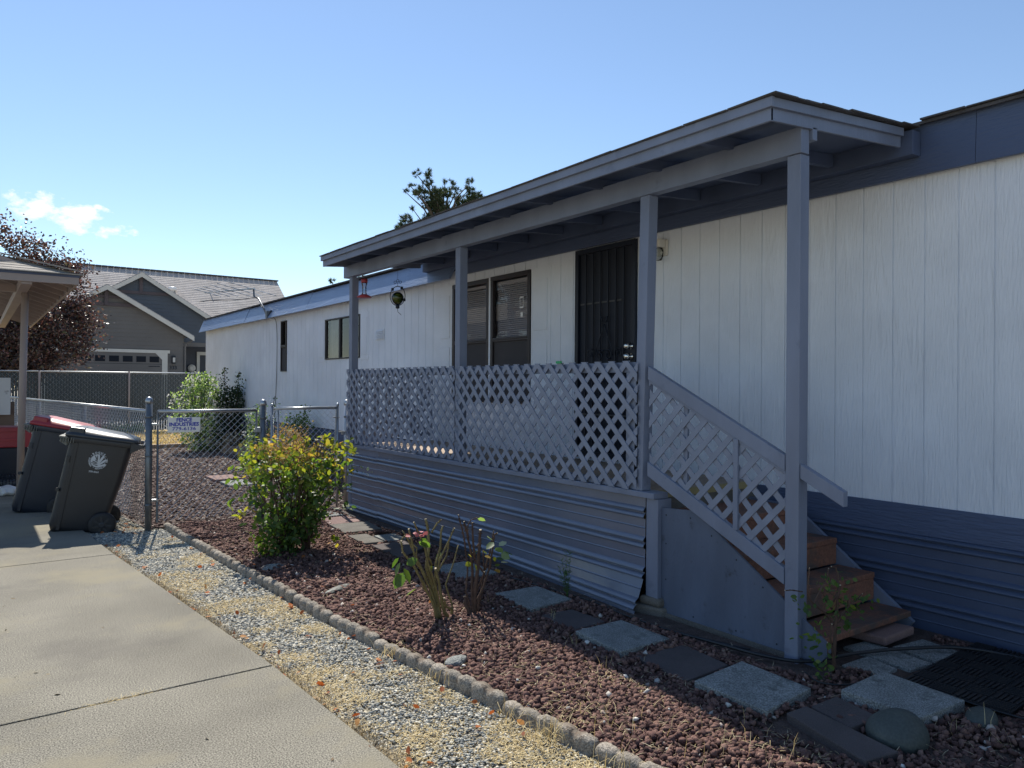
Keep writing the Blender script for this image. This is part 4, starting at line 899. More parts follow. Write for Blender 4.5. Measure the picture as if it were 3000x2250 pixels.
        for x,z,a,l,w_ in ((-.004,-.004,2.05,.062,.006),(-.006,-.004,1.65,.06,.005),(.0,-.012,2.5,.036,.005),(-.002,-.022,2.85,.052,.006),(.002,-.030,3.05,.062,.006),(.008,-.046,3.05,.05,.005),(.0,-.05,2.9,.03,.004)): lobe(mb,x,z,a,l,w_,.0012)
        mb.build('leaf_veins',bodymat,body)
        mb=MB()
        def arc(s,a0,a1,r,size,inward):
            n_=len(s)
            for i,ch in enumerate(s):
                if ch==' ': continue
                a=a0+(a1-a0)*(i/(n_-1)); vs,fs=text_mb(ch,size,.0012); x0,z0=r*math.cos(a),r*math.sin(a); t=a-math.pi/2 if inward else a+math.pi/2
                mb.add([on(x0+v.x*math.cos(t)-v.y*math.sin(t),z0+v.x*math.sin(t)+v.y*math.cos(t),.0004) for v in vs],fs)
        arc('ROGUE',rad(128),rad(55),.082,.027,True)
        arc('DISPOSAL & RECYCLING, INC.',rad(168),rad(382),.080,.0175,False)
        for a in (rad(146),rad(38)): mb.tube([on(.08*math.cos(a+.06),.08*math.sin(a+.06)),on(.08*math.cos(a-.06),.08*math.sin(a-.06))],.003,5)
        vs,fs=text_mb('779-4161',.024,.001); mb.add([on(v.x-.02,v.y-.115,.0004) for v in vs],fs)
        mb.build('lettering',m_decal,body)
    root.scale=(sc,sc,sc); root.location=loc; root.rotation_euler=(0,rad(tilt),rad(yaw)); return root
b1=make_bin('dark grey wheeled bin with a round white leaf emblem, nearest of the two bins',m_lidgrey,m_bin,True,(.66,9.42,.01),-12,9)
b2=make_bin('navy wheeled bin with a red lid standing behind the emblem bin',m_red,m_binnavy,False,(.375,11.0,.03),-14,11,1.13)
# red recycling bin and clutter under the carport edge
rb=empty('recycling_bin',(.5,14,0),'black bin with a dusty red open top behind the carport pole','rubbish bin')
MB().prism([(.0,0),(.68,0),(.72,.60),(.0,.60)],'y',13.9,14.4).build('bin_body',m_binnavy,rb,bevel=.02)
MB().prism([(.0,.60),(.72,.60),(.76,.90),(.0,.92)],'y',13.85,14.45).build('red_top',m_red,rb,bevel=.015)
mb=MB(); mb.box(.0,.78,13.82,13.85,.84,.90); mb.box(.0,.72,13.83,13.85,.70,.74); mb.box(.68,.76,13.82,13.85,.60,.84); mb.build('top_frame',m_red,rb,bevel=.005)
pw=empty('wooden_wall',(.2,16,0),'low weathered brown wooden wall behind the carport pole','wall')
MB().box(-2,.62,15.9,15.98,0,1.25).build('boards',M('weathered_boards',(.16,.115,.09),.9,.3,3,.004,30,(.3,1,1)),pw)
pn=empty('leaning_board',(.3,15.8,1.4),'white board with dark flaking stains leaning on the wooden wall','board')
MB().box(-.9,.555,15.75,15.78,1.03,1.67).build('panel_face',M('flaked_white',(.6,.62,.64),.6,.05,3,stain=(.1,.1,.12),sscale=7,scut=.62),pn,bevel=.004)
gb=empty('grey_drum',(.2,12.5,0),'pale grey drum cut off by the left edge of the photo','drum')
MB().lathe([(.16,0),(.19,.02),(.2,.3),(.19,.62),(.15,.66),(.02,.67)],(.125,12.9,0),24).build('drum_body',m_signw,gb,True)
ck=empty('wire_basket',(.45,13.4,0),'dark overturned wire basket on the carport slab','basket')
mb=MB()
for k in range(9): mb.tube([(.34+.04*k,13.2,.0),(.34+.04*k,13.25,.22),(.36+.036*k,13.6,.22),(.36+.036*k,13.65,.0)],.006,5)
for z in (.02,.1,.2): mb.tube([(.34,13.2,z),(.68,13.2,z),(.66,13.65,z)],.006,5)
mb.build('basket_wires',m_ironblack,ck); MB().box(.36,.64,13.28,13.6,.1,.14).build('basket_tray',m_galvd,ck)
cl=empty('cloth_sack',(.45,13,0),'crumpled pale sack on the slab beside the carport pole','sack')
import bmesh
bm=bmesh.new(); bmesh.ops.create_icosphere(bm,subdivisions=4,radius=1)
for q in bm.verts:
    p=q.co; d=1+.08*math.sin(7*p.x+3*p.y)+.06*math.sin(11*p.y+5*p.z); q.co=Vector((.42+p.x*.15*d,12.95+p.y*.2*d,.05+max(-.05,p.z*.075*d)))
me=bpy.data.meshes.new('sack_body'); bm.to_mesh(me); bm.free(); link('sack_body',me,m_signw,cl,True)
# ---------------------------------------------------------------- carport
cp_=empty('carport',(.57,12.7,0),'tan carport with shingled hip roof and one round pole at left','carport')
MB().tube([(.565,12.72,0),(.60,12.5,2.86)],.045,16).build('pole',m_tanp,cp_,True)
CX,CY=1.13,11.3; zb,zt=2.865,2.985
MB().box(-6,CX,CY,CY+.03,zb,zt).build('front_fascia',m_tanp,cp_,bevel=.003)
MB().box(CX-.03,CX,CY+.031,21.0,zb,zt).build('side_fascia',m_tanp,cp_,bevel=.003)
MB().box(.50,.62,CY+.035,20.9,zb-.03,zb+.08).build('beam',m_tanp,cp_,bevel=.003)
MB().box(-6,.495,12.52,12.62,zb-.02,zb+.08).build('beam',m_tanp,cp_,bevel=.003)
for yy in np.arange(11.75,20.8,.61): MB().add([(x,y,z) for y in (yy,yy+.04) for x,z in ((CX-.035,zb+.0),(-.6,zb+.56),(-.6,zb+.65),(CX-.035,zb+.095))],[(0,1,2,3),(7,6,5,4),(0,4,5,1),(1,5,6,2),(2,6,7,3),(3,7,4,0)]).build('rafter',m_tanp,cp_)
MB().add([(-6,CY+.03,zt-.005),(CX-.03,CY+.03,zt-.005),(CX-.03,21,zt-.005),(-1.3,18.6,zt+.80),(-1.3,13.75,zt+.80),(-6,13.75,zt+.80)],[(0,1,4,5),(1,2,3,4)]).build('roof_sheathing',m_tanpd,cp_)
def hip_rows(root,mat):
    mb=MB(); s=.80/2.45; rows=17; w_=2.5/rows
    for r in range(rows):
        t0=r*w_-.05; t1=t0+w_+.03; z0_=zt+.02+max(t0,-.05)*s+.008; z1_=z0_+ (t1-t0)*s
        # front plane
        mb.add([(-6,CY+t0,z0_),(CX-t0,CY+t0,z0_),(CX-t1,CY+t1,z1_-.008),(-6,CY+t1,z1_-.008),(-6,CY+t0,z0_-.012),(CX-t0,CY+t0,z0_-.012),(CX-t1,CY+t1,z1_-.02),(-6,CY+t1,z1_-.02)],[(0,1,2,3),(4,7,6,5),(0,4,5,1),(1,5,6,2),(2,6,7,3),(3,7,4,0)])
        mb.add([(CX-t0,CY+t0,z0_),(CX-t0,21,z0_),(CX-t1,21,z1_-.008),(CX-t1,CY+t1,z1_-.008),(CX-t0,CY+t0,z0_-.012),(CX-t0,21,z0_-.012),(CX-t1,21,z1_-.02),(CX-t1,CY+t1,z1_-.02)],[(0,1,2,3),(4,7,6,5),(0,4,5,1),(1,5,6,2),(2,6,7,3),(3,7,4,0)])
    mb.build('roof_shingles',mat,root)
    mb=MB()
    for k in range(18):
        a=Vector((CX+.05,CY-.05,zt+.035)).lerp(Vector((-1.35,13.75,zt+.84)),k/18); b=Vector((CX+.05,CY-.05,zt+.035)).lerp(Vector((-1.35,13.75,zt+.84)),(k+1.15)/18)
        mb.bar(a+Vector((0,0,.012)),b+Vector((0,0,.0)),.24,.008)
    mb.build('hip_cap',mat,root)
hip_rows(cp_,m_shingtan)
MB().add([(-6,CY-.004,zt-.03),(CX+.004,CY-.004,zt-.03),(CX+.004,21,zt-.03),(-6,CY-.02,zt+.022),(CX+.02,CY-.02,zt+.022),(CX+.02,21,zt+.022)],[(0,1,4,3),(1,2,5,4)]).build('drip_edge',m_soffit,cp_)
# ---------------------------------------------------------------- slatted fence
sf=empty('slatted_fence',(4,27,0),'tall chain link fence with dark privacy slats behind the dry lawn','fence')
mb=MB(); x=-3.
while x<9.5: mb.box(x,x+.066,27.0,27.012,.07+random.uniform(-.01,.01),1.88+random.uniform(-.008,.008)); x+=.0765
mb.build('privacy_slats',m_slat,sf)
mb=MB(); chain(mb,(-3,26.985),(1,0),12.5,.05,1.92,.153,.0011); mb.build('wire_mesh',m_wire,sf)
MB().tube([(-3,26.96,1.925),(9.5,26.96,1.925)],.022,8).build('top_rail',m_galv,sf,True)
for x in (-1.2,1.67,4.12,6.9): MB().tube([(x,26.94,0),(x,26.94,1.95)],.03,8).build('line_post',m_tanp,sf,True)
# ---------------------------------------------------------------- neighbour house
m_taupe=M('taupe_siding',(.15,.138,.128),.7,.08,1)
m_blueg=M('blue_grey_siding',(.085,.098,.118),.7,.08,1)
m_shadow=M('porch_recess_shade',(.06,.065,.08),.7,.1)  # dark tone puts the recess shade into the entry wall colour
m_pale=M('pale_trim',(.6,.57,.51),.6,.05)
m_shn=M('grey_shingles',(.44,.40,.37),.9,.15,2,.01,30,fine=.3,fs=26)
nh=empty('neighbour_house',(6,42,0),'grey brown gabled house with garage behind the slatted fence','house')
def lap(name,poly,y,mat,z0=0):
    """lap siding on a gable wall facing -y: poly ccw in (x,z)"""
    mb=MB(); zs=np.arange(z0,8,.19)
    for z in zs:
        a=clipseg((0,z+.1),(1,0),poly)
        if a: mb.add([(a[0],y-.02,z),(a[1],y-.02,z),(a[1],y,z+.19),(a[0],y,z+.19),(a[0],y,z),(a[1],y,z)],[(0,1,2,3),(0,4,5,1)])
    return mb.build(name,mat,nh)
gA=40.; ax,az=5.15,6.05; ex,ez=8.95,3.82; s1=(az-ez)/(ex-ax); lx=ax-(ex-ax)
wallA=[(1.75,0),(8.59,0),(8.59,az-s1*(8.59-ax)),(ax,az),(1.75,az-s1*(ax-1.75))]
lap('garage_gable_wall',wallA,gA+.3,m_taupe)
MB().prism(wallA[::-1],'y',gA+.31,gA+.5).build('garage_wall_backing',m_taupe,nh)
MB().box(8.45,8.6,gA+.31,48,0,4.05).build('garage_side_wall',m_taupe,nh)
def gable_roof(ax,az,hw,s,y0,y1,nm,over=.0):
    mb=MB()
    for sg in (-1,1):
        rows=20; W=hw/rows
        for r in range(rows):
            a=r*W; b=a+W*1.05; xa=ax+sg*(hw-a); xb=ax+sg*(hw-b) if r<rows-1 else ax; za=az-s*(hw-a)+.05; zb_=az-s*abs(xb-ax)+.04
            mb.add([(xa,y0,za),(xa,y1,za),(xb,y1,zb_),(xb,y0,zb_),(xa,y0,za-.04),(xa,y1,za-.04),(xb,y1,zb_-.04),(xb,y0,zb_-.04)],[(0,1,2,3),(4,7,6,5),(0,4,5,1),(1,5,6,2),(2,6,7,3),(3,7,4,0)])
    return mb.build(nm,m_shn,nh)
gable_roof(ax,az+.12,3.85,s1,gA-.1,47,'garage_roof')
def barge(ax,az,hw,s,y,nm,h=.22):
    for sg in (-1,1): MB().add([(x,yy,z) for yy in (y,y+.05) for x,z in ((ax+sg*hw,az-s*hw-h),(ax,az-h),(ax,az),(ax+sg*hw,az-s*hw))],[(0,1,2,3),(7,6,5,4),(0,4,5,1),(1,5,6,2),(2,6,7,3),(3,7,4,0)]).build(nm,m_pale,nh)
barge(ax,az+.12,3.86,s1,gA-.14,'barge_board')
MB().box(3.6,6.75,gA+.22,gA+.28,5.22,5.38).build('gable_band',M('brown_trim',(.09,.07,.075),.7,.1),nh)
MB().box(5.07,5.23,gA+.16,gA+.24,5.25,5.95).build('gable_post',bpy.data.materials['brown_trim'],nh)
MB().box(4.5,5.8,gA+.2,gA+.26,5.6,5.72).build('gable_band',bpy.data.materials['brown_trim'],nh)
# garage door
gd=MB().box(2.75,7.6,gA+.24,gA+.29,.7,3.05).build('garage_door',m_taupe,nh)
mb=MB()
for k in range(8): x=2.95+k*.585; mb.box(x,x+.42,gA+.225,gA+.245,2.6,2.88)
mb.build('door_windows',M('dim_pane',(.012,.015,.022),.7,.1,spec=.2),gd)
mb=MB(); 
for z in (1.3,1.9,2.5): mb.box(2.75,7.6,gA+.236,gA+.241,z,z+.02)
mb.box(7.0,7.5,gA+.22,gA+.235,2.38,2.42); mb.build('panel_lines',m_ironblack,gd)
mb=MB(); mb.box(2.4,7.95,gA+.20,gA+.26,3.05,3.2); mb.box(2.45,2.75,gA+.205,gA+.255,.0,3.05); mb.box(7.6,7.85,gA+.205,gA+.255,.0,3.05)
mb.prism([(7.61,3.049),(7.3,3.049),(7.61,2.72)],'y',gA+.21,gA+.25); mb.build('garage_trim',m_pale,nh)
lt=MB().box(8.05,8.2,gA+.12,gA+.27,2.55,2.95).build('wall_lantern',m_ironblack,nh); MB().box(8.07,8.18,gA+.10,gA+.125,2.62,2.85).build('lantern_glass',m_pale,lt)
vs,fs=text_mb('333',.24,.004); MB().add([(8.12+v.x,gA+.26,2.35+v.y) for v in vs],fs).build('house_number',m_ironblack,nh)
MB().tube([(8.95,gA+.0,3.72),(8.7,gA+.2,3.55),(8.66,gA+.25,3.4),(8.66,gA+.25,0)],.05,8).build('downspout',m_taupe,nh)
# second gable
gB=42.; bx_,bz=6.92,7.02; ebx=10.6; s2=.62
wallB=[(5.2,0),(12.5,0),(12.5,bz-s2*(10.46-bx_)-.1),(10.3,bz-s2*(10.3-bx_)),(bx_,bz),(4.2,bz-s2*(bx_-4.2)),(4.2,4)]
wb=[(4.2,3.5),(10.3,3.5),(10.3,bz-s2*(10.3-bx_)),(bx_,bz),(4.2,bz-s2*(bx_-4.2))]
lap('front_gable_wall',wb,gB,m_blueg,3.5); MB().prism(wb[::-1],'y',gB+.01,gB+.2).build('front_gable_backing',m_blueg,nh)
gable_roof(bx_,bz+.1,3.7,s2,gB-.3,48,'front_gable_roof'); barge(bx_,bz+.1,3.71,s2,gB-.34,'barge_board')
MB().box(5.6,8.2,gB-.08,gB-.03,6.05,6.2).build('gable_band',bpy.data.materials['brown_trim'],nh)
MB().box(6.84,7.0,gB-.1,gB-.05,6.1,6.9).build('gable_post',bpy.data.materials['brown_trim'],nh)
MB().box(8.6,16,gB+1.5,gB+1.6,0,3.9).build('entry_wall',m_shadow,nh)
mb=MB(); mb.box(8.7,16,gB-.1,gB+.1,3.5,3.72); mb.build('entry_beam',m_taupe,nh)
mb=MB(); mb.box(9.95,10.1,gB+1.42,gB+1.5,0,3.3); mb.box(10.1,11.2,gB+1.42,gB+1.5,3.12,3.3); mb.build('entry_door_trim',m_pale,nh)
MB().lathe([(.12,0),(.2,.06),(.2,.14),(.12,.2)],(9.65,gB+1.35,2.4),12,Matrix.Rotation(rad(90),3,'X')).build('door_wreath',m_pale,nh)
# main roof
mb=MB(); y0,z0_,y1,z1_=42.3,4.9,46.3,7.85; rows=26
for r in range(rows):
    a=r/rows; b=(r+1.04)/rows; ya=y0+(y1-y0)*a; yb=min(y1,y0+(y1-y0)*b); za=z0_+(z1_-z0_)*a; zb_=z0_+(z1_-z0_)*(yb-y0)/(y1-y0)
    mb.add([(-3,ya,za+.05),(15.2,ya,za+.05),(15.2,yb,zb_+.035),(-3,yb,zb_+.035),(-3,ya,za),(15.2,ya,za),(15.2,yb,zb_),(-3,yb,zb_)],[(0,1,2,3),(4,7,6,5),(0,4,5,1),(1,5,6,2),(2,6,7,3),(3,7,4,0)])
mb.add([(-3,46.3,7.85),(15.2,46.3,7.85),(15.2,50.5,4.9),(-3,50.5,4.9)],[(0,1,2,3)])
mb.build('main_roof',m_shn,nh)
mb=MB()
x=-3
while x<15.2: mb.box(x,x+.27,46.15,46.45,7.86,7.93); x+=.3
mb.build('ridge_cap',m_shing,nh)
MB().prism([(42.5,0),(50.3,0),(50.3,4.8),(46.3,7.7),(42.5,4.8)],'x',14.7,14.9).build('side_gable_wall',m_taupe,nh)
t_=MB().lathe([(.1,0),(.1,.3),(.22,.32),(.22,.45),(.1,.5)],(8.9,44.5,6.35),10).build('roof_vent',m_signw,nh,True)
# ---------------------------------------------------------------- vegetation
def branchy(mb,base,tips,r0,rng,wob=.04,seg=6,r1f=.35):
    for t in tips:
        a=Vector(base)+Vector((rng.uniform(-.03,.03),rng.uniform(-.03,.03),0)); b=Vector(t); pts=[];
        for k in range(seg+1):
            s=k/seg; p=a.lerp(b,s); p.x+=(b.x-a.x)*.0; up=.12*math.sin(math.pi*s)*(b-a).length
            p.z+=up*.5; p+=Vector((rng.uniform(-wob,wob),rng.uniform(-wob,wob),rng.uniform(-wob,wob)))*(1 if 0<k else 0)*.5; pts.append(p)
        mb.tube(pts,[r0*(1-(1-r1f)*k/seg) for k in range(seg+1)],6)
# leafy rose bush
rng=random.Random(5)
rbx=empty('rose_bush',(2.5,7.1,0),'big leafy rose bush with sunlit yellow green leaves beside the gate','shrub')
mb=MB(); tips=[]
for k in range(46):
    a=rng.uniform(0,6.28); r=rng.uniform(.1,1)**.6; tips.append((2.5+.47*r*math.cos(a),7.1+.42*r*math.sin(a),rng.uniform(.75,1.1) if r<.8 else rng.uniform(.5,.98)))
for b in ((2.38,7.12),(2.62,7.05),(2.5,7.2)): branchy(mb,(b[0],b[1],-.02),[t for i,t in enumerate(tips) if i%3==[2.38,2.62,2.5].index(b[0])],.0095,rng,.06,7)
mb.build('stems',m_stem,rbx,True)
def crown_pts(n,c,rx,ry,z0,z1,prof,rg=RNG,shell=.5):
    a=rg.uniform(0,2*math.pi,n); r=rg.uniform(0,1,n)**shell; z=rg.uniform(z0,z1,n); w_=np.interp((z-z0)/(z1-z0),[p[0] for p in prof],[p[1] for p in prof])
    w_=w_*(1+.16*np.sin(a*3+z*9)+.14*np.sin(a*5-z*14))
    return np.stack([c[0]+rx*r*w_*np.cos(a),c[1]+ry*r*w_*np.sin(a),z],-1)
def sprays(P,k,s,rg=RNG):
    """k leaflets around each spray centre"""
    n=len(P); Q=np.repeat(P,k,0)+rg.normal(0,s,(n*k,3)); return Q
prof=[(0,.3),(.15,.5),(.3,.75),(.45,.88),(.6,.95),(.85,1.0),(1,.8)]
C=crown_pts(330,(2.5,7.1),.50,.44,.14,.93,prof,shell=.5); P=sprays(C,5,.036); D=RNG.normal(size=P.shape); D[:,2]-=.5
leaves('foliage',P,RNG.uniform(.042,.078,len(P)),m_roseleaf,rbx,D,1.15)
C=crown_pts(125,(2.5,7.1),.53,.46,.72,1.06,[(0,1),(.6,1),(1,.85)],shell=.35); P=sprays(C,4,.036); D=RNG.normal(size=P.shape); D[:,2]-=.2
leaves('young_leaves',P,RNG.uniform(.04,.07,len(P)),m_roselite,rbx,D,1.15)
P=np.concatenate([RNG.normal(c,(.03,.03,.02),(7,3)) for c in ((2.74,7.0,1.09),(2.82,7.0,1.06),(2.3,7.05,1.10),(2.0,6.95,.86),(3.0,6.95,.97),(1.97,6.9,.43),(2.04,6.9,.46),(2.13,6.9,.22),(2.2,7.0,.1),(2.82,6.9,.1),(2.92,7.0,1.0),(2.05,7,.8))])
leaves('outer_shoots',P,RNG.uniform(.045,.075,len(P)),m_roselite,rbx,RNG.normal(size=P.shape),1.2)
P=np.concatenate([RNG.normal(c,(.035,.03,.02),(8,3)) for c in ((3.1,7.1,.78),(3.18,7.05,.74),(3.05,7,.4),(3.02,7.0,.6),(2.1,7,.6))])
leaves('grey_leaves',P,RNG.uniform(.04,.06,len(P)),m_hibleaf,rbx,RNG.normal(size=P.shape),1.)
C=crown_pts(260,(2.5,7.12),.40,.36,.80,1.04,[(0,1),(1,.9)],shell=.6); P=sprays(C,4,.03)
leaves('dried_top_leaves',P,RNG.uniform(.018,.04,len(P)),m_drybush,rbx,None,.8)
mb=MB()
for k in range(80):
    p=Vector(crown_pts(1,(2.5,7.12),.4,.36,.72,.98,[(0,1),(1,.9)])[0]); d=Vector((rng.uniform(-1,1),rng.uniform(-1,1),rng.uniform(.1,1.2))).normalized(); mb.tube([p,p+d*.05,p+d*rng.uniform(.08,.14)+Vector((0,0,.01))],[.0035,.003,.002],4)
mb.build('twigs',m_drybush,rbx)
C=crown_pts(120,(2.35,7.0),.3,.2,.0,.3,[(0,.8),(1,1)]); P=sprays(C,5,.03)
leaves('low_leaves',P,RNG.uniform(.03,.055,len(P)),m_roseleaf,rbx,None,1.1)
# cut back roses: canes as polylines in x,z (plane y) with depth wander
def cut_rose(root,y,canes,seed,mat):
    rg=random.Random(seed); mb=MB(); ends=MB(); th=MB()
    for pts,r in canes:
        dy=rg.uniform(-.07,.07); P=[]
        n_=len(pts)
        for i,(x,z) in enumerate(pts): P.append(Vector((x,y+dy*(i/(n_-1)),z)))
        Q=[]
        for i in range(n_-1):
            for k in range(4): s=k/4; Q.append(P[i].lerp(P[i+1],s)+Vector((rg.uniform(-.002,.002),rg.uniform(-.002,.002),0)))
        Q.append(P[-1]); m_=len(Q)
        r*=1.2
        mb.tube(Q,[r*(1-.4*i/(m_-1)) for i in range(m_)],7)
        d=(Q[-1]-Q[-2]).normalized(); ends.tube([Q[-1]-d*.001,Q[-1]+d*.002],r*.63,7)
        for k in range(m_*2):
            q=Q[rg.randrange(1,m_)]; v=Vector((rg.choice((-1,1)),rg.uniform(-.5,.5),rg.uniform(-.3,.3))).normalized(); th.add([q+Vector((0,0,.004)),q-Vector((0,0,.004)),q+v*(r+.008)],[(0,1,2)])
    s=mb.build('canes',mat,root,True); ends.build('cut_ends',m_cut,s); th.build('thorns',m_stem,s)
r1=empty('cut_back_rose',(2.65,4.5,0),'pruned thorny rose canes with one faded red bloom in front of the skirt','rose')
cut_rose(r1,4.5,[([(2.59,0),(2.56,.11),(2.47,.28),(2.38,.42),(2.31,.50),(2.29,.58)],.008),([(2.60,0),(2.57,.12),(2.49,.3),(2.40,.47),(2.35,.65)],.008),([(2.61,0),(2.58,.13),(2.5,.33),(2.44,.45),(2.37,.6),(2.33,.55)],.007),([(2.62,0),(2.57,.2),(2.52,.36),(2.54,.50),(2.545,.6),(2.53,.685)],.012),([(2.545,.6),(2.58,.66),(2.605,.685)],.006),([(2.60,.02),(2.58,.18),(2.585,.38),(2.62,.48),(2.63,.6),(2.645,.63)],.0085),([(2.585,.3),(2.60,.42),(2.65,.53),(2.685,.625)],.007),([(2.62,.05),(2.57,.25),(2.50,.42),(2.47,.52),(2.42,.62),(2.375,.695)],.007),([(2.68,.0),(2.64,.05),(2.61,.13),(2.58,.26),(2.54,.37)],.012),([(2.70,0),(2.72,.08),(2.70,.14),(2.68,.22),(2.75,.36),(2.795,.475)],.006),([(2.71,0),(2.70,.06),(2.64,.09),(2.61,.16)],.009),([(2.55,.38),(2.48,.5),(2.46,.56)],.006),([(2.56,.2),(2.58,.3),(2.66,.43),(2.68,.53)],.006),([(2.51,.3),(2.44,.4),(2.45,.5),(2.40,.55),(2.36,.62)],.005),([(2.59,.10),(2.50,.22),(2.43,.37),(2.36,.46),(2.33,.49)],.006)],1,m_cane)
P=np.array([(2.27,4.42,.45),(2.29,4.42,.38),(2.31,4.45,.40),(2.33,4.45,.42),(2.38,4.4,.27),(2.42,4.45,.56),(2.44,4.45,.58),(2.30,4.5,.46),(2.55,4.5,.38),(2.6,4.5,.4)]); D=np.array([(-.4,0,-1),(-.6,0,-1),(.3,-.4,-1),(.6,-.2,.3),(-1,0,-.5),(.8,-.2,-.4),(.5,0,-.7),(-1,0,-1.2),(-.2,0,-1),(.3,.3,.5)],float)
leaves('leaf',P,np.array([.07,.085,.08,.06,.065,.07,.06,.06,.04,.05])*1.35,m_roseleaf,r1,D,1.3)
P=np.concatenate([RNG.normal((2.375,4.42,.615),(.018,.012,.005),(9,3)),RNG.normal((2.42,4.42,.613),(.018,.012,.004),(6,3))]); D=RNG.normal(size=P.shape); D[:,2]*=.3; D[:,0]+=.6
leaves('bloom',P,RNG.uniform(.025,.045,len(P)),m_redpetal,r1,D,1.4)
r2=empty('cut_back_rose',(2.86,4.45,0),'pruned rose stump with brown canes and few green leaves, right of the bloom one','rose')
cut_rose(r2,4.45,[([(2.85,0),(2.85,.15),(2.86,.3),(2.85,.45),(2.83,.56),(2.81,.645)],.009),([(2.86,0),(2.86,.2),(2.875,.4),(2.875,.5),(2.87,.6)],.012),([(2.86,.4),(2.845,.55),(2.84,.645)],.007),([(2.84,.0),(2.82,.1),(2.80,.17),(2.82,.3),(2.80,.5),(2.78,.6),(2.755,.7)],.006),([(2.81,.55),(2.785,.62),(2.81,.67),(2.85,.685)],.004),([(2.87,0),(2.88,.1),(2.93,.2),(2.97,.32),(2.99,.45),(3.0,.55),(3.02,.56)],.008),([(2.95,.3),(2.99,.42),(3.025,.565)],.006),([(2.89,.02),(2.93,.12),(2.98,.22),(2.985,.28)],.007),([(2.94,.28),(2.90,.35),(2.88,.42)],.006),([(2.87,.15),(2.9,.25),(2.895,.31)],.006),([(2.90,.06),(2.955,.3),(2.96,.43)],.006),([(2.83,0),(2.80,.08),(2.805,.13)],.012),([(2.875,.47),(2.91,.5),(2.915,.52)],.005)],2,m_stem)
P=np.concatenate([np.array([(2.85,4.4,.68),(2.99,4.4,.5),(2.97,4.4,.52),(3.0,4.4,.46),(3.03,4.4,.47),(3.05,4.4,.42),(3.07,4.4,.43),(3.01,4.4,.38),(3.05,4.4,.35)])]); D=np.array([(.6,-.3,-.2),(-1,0,-.6),(-.5,-.2,.3),(.5,0,-.3),(.6,0,.2),(.6,-.3,-.5),(.8,0,-.4),(.8,0,-.1),(1,0,-.1)],float)
leaves('leaf',P,np.array([.045,.06,.05,.06,.055,.06,.065,.05,.05])*1.3,m_hibleaf,r2,D,1.3)
P=np.array([(2.80,4.4,.38),(2.83,4.4,.43),(2.80,4.4,.42),(2.83,4.4,.37),(2.96,4.4,.40),(2.99,4.4,.40),(2.93,4.4,.43),(3.0,4.4,.33),(3.0,4.4,.31)]); leaves('yellow_leaves',P,RNG.uniform(.035,.05,9),m_roselite,r2,np.array([(-1,.1,-.3),(.3,0,.6),(-.5,0,.5),(.3,0,-1),(-1,0,.2),(.2,0,-1),(-.8,0,.4),(1,0,.3),(.8,0,-.6)],float),1.6)
r3=empty('small_rose',(3.95,2.4,0),'thin rose with sparse green leaves in front of the wooden stair treads','rose')
cut_rose(r3,2.42,[([(3.95,0),(3.945,.08),(3.94,.27),(3.945,.42),(3.95,.5)],.009),([(3.95,.02),(3.92,.12),(3.87,.22),(3.86,.3)],.006),([(3.94,.27),(3.87,.34),(3.74,.42),(3.66,.47),(3.64,.56),(3.635,.64)],.0045),([(3.75,.4),(3.80,.48),(3.86,.54),(3.865,.6)],.004),([(3.94,.35),(3.90,.40),(3.85,.48)],.004),([(3.945,.4),(4.0,.45),(4.015,.53),(4.0,.58),(3.96,.59)],.005),([(3.95,.28),(4.02,.33),(4.05,.36),(4.16,.42)],.004),([(3.95,.27),(4.0,.28),(4.07,.35),(4.06,.4)],.004),([(3.65,.50),(3.57,.52),(3.5,.53)],.003),([(3.83,.5),(3.9,.45),(3.95,.42)],.003),([(3.93,.1),(3.87,.13),(3.84,.2)],.003)],3,m_stem)
C=np.concatenate([RNG.normal(c,s,(n_,3)) for c,s,n_ in (((4.12,2.4,.37),(.08,.03,.03),34),((3.92,2.42,.5),(.05,.03,.06),30),((3.68,2.42,.42),(.05,.03,.04),16),((4.03,2.4,.29),(.06,.03,.03),22),((3.78,2.42,.22),(.06,.03,.04),22),((3.9,2.4,.39),(.05,.03,.05),18),((4.0,2.4,.45),(.04,.02,.03),12),((3.84,2.4,.06),(.03,.03,.05),26),((4.22,2.4,.36),(.04,.02,.02),6))])
leaves('foliage',C,RNG.uniform(.022,.045,len(C)),m_roseleaf,r3,None,1.2)
# ferny weed
fw=empty('ferny_weed',(3.68,4.5,0),'small feathery green weed growing against the corrugated skirt','weed')
mb=MB(); P=[];D=[]
for k in range(8):
    a=rng.uniform(0,6.28); h=rng.uniform(.15,.36); dx_=rng.uniform(.02,.08); b=Vector((3.66,4.4,0)); t=b+Vector((math.cos(a)*dx_,math.sin(a)*dx_,h)); mb.tube([b,b.lerp(t,.5)+Vector((0,0,.02)),t],[.002,.0015,.001],4)
    for q in range(22): s=rng.uniform(.2,1); p=b.lerp(t,s); P.append(p); D.append((rng.uniform(-1,1),rng.uniform(-1,1),rng.uniform(0,.8)))
mb.build('stems',m_feather,fw); leaves('fronds',np.array([tuple(p) for p in P]),RNG.uniform(.02,.045,len(P)),m_feather,fw,np.array(D),.25)
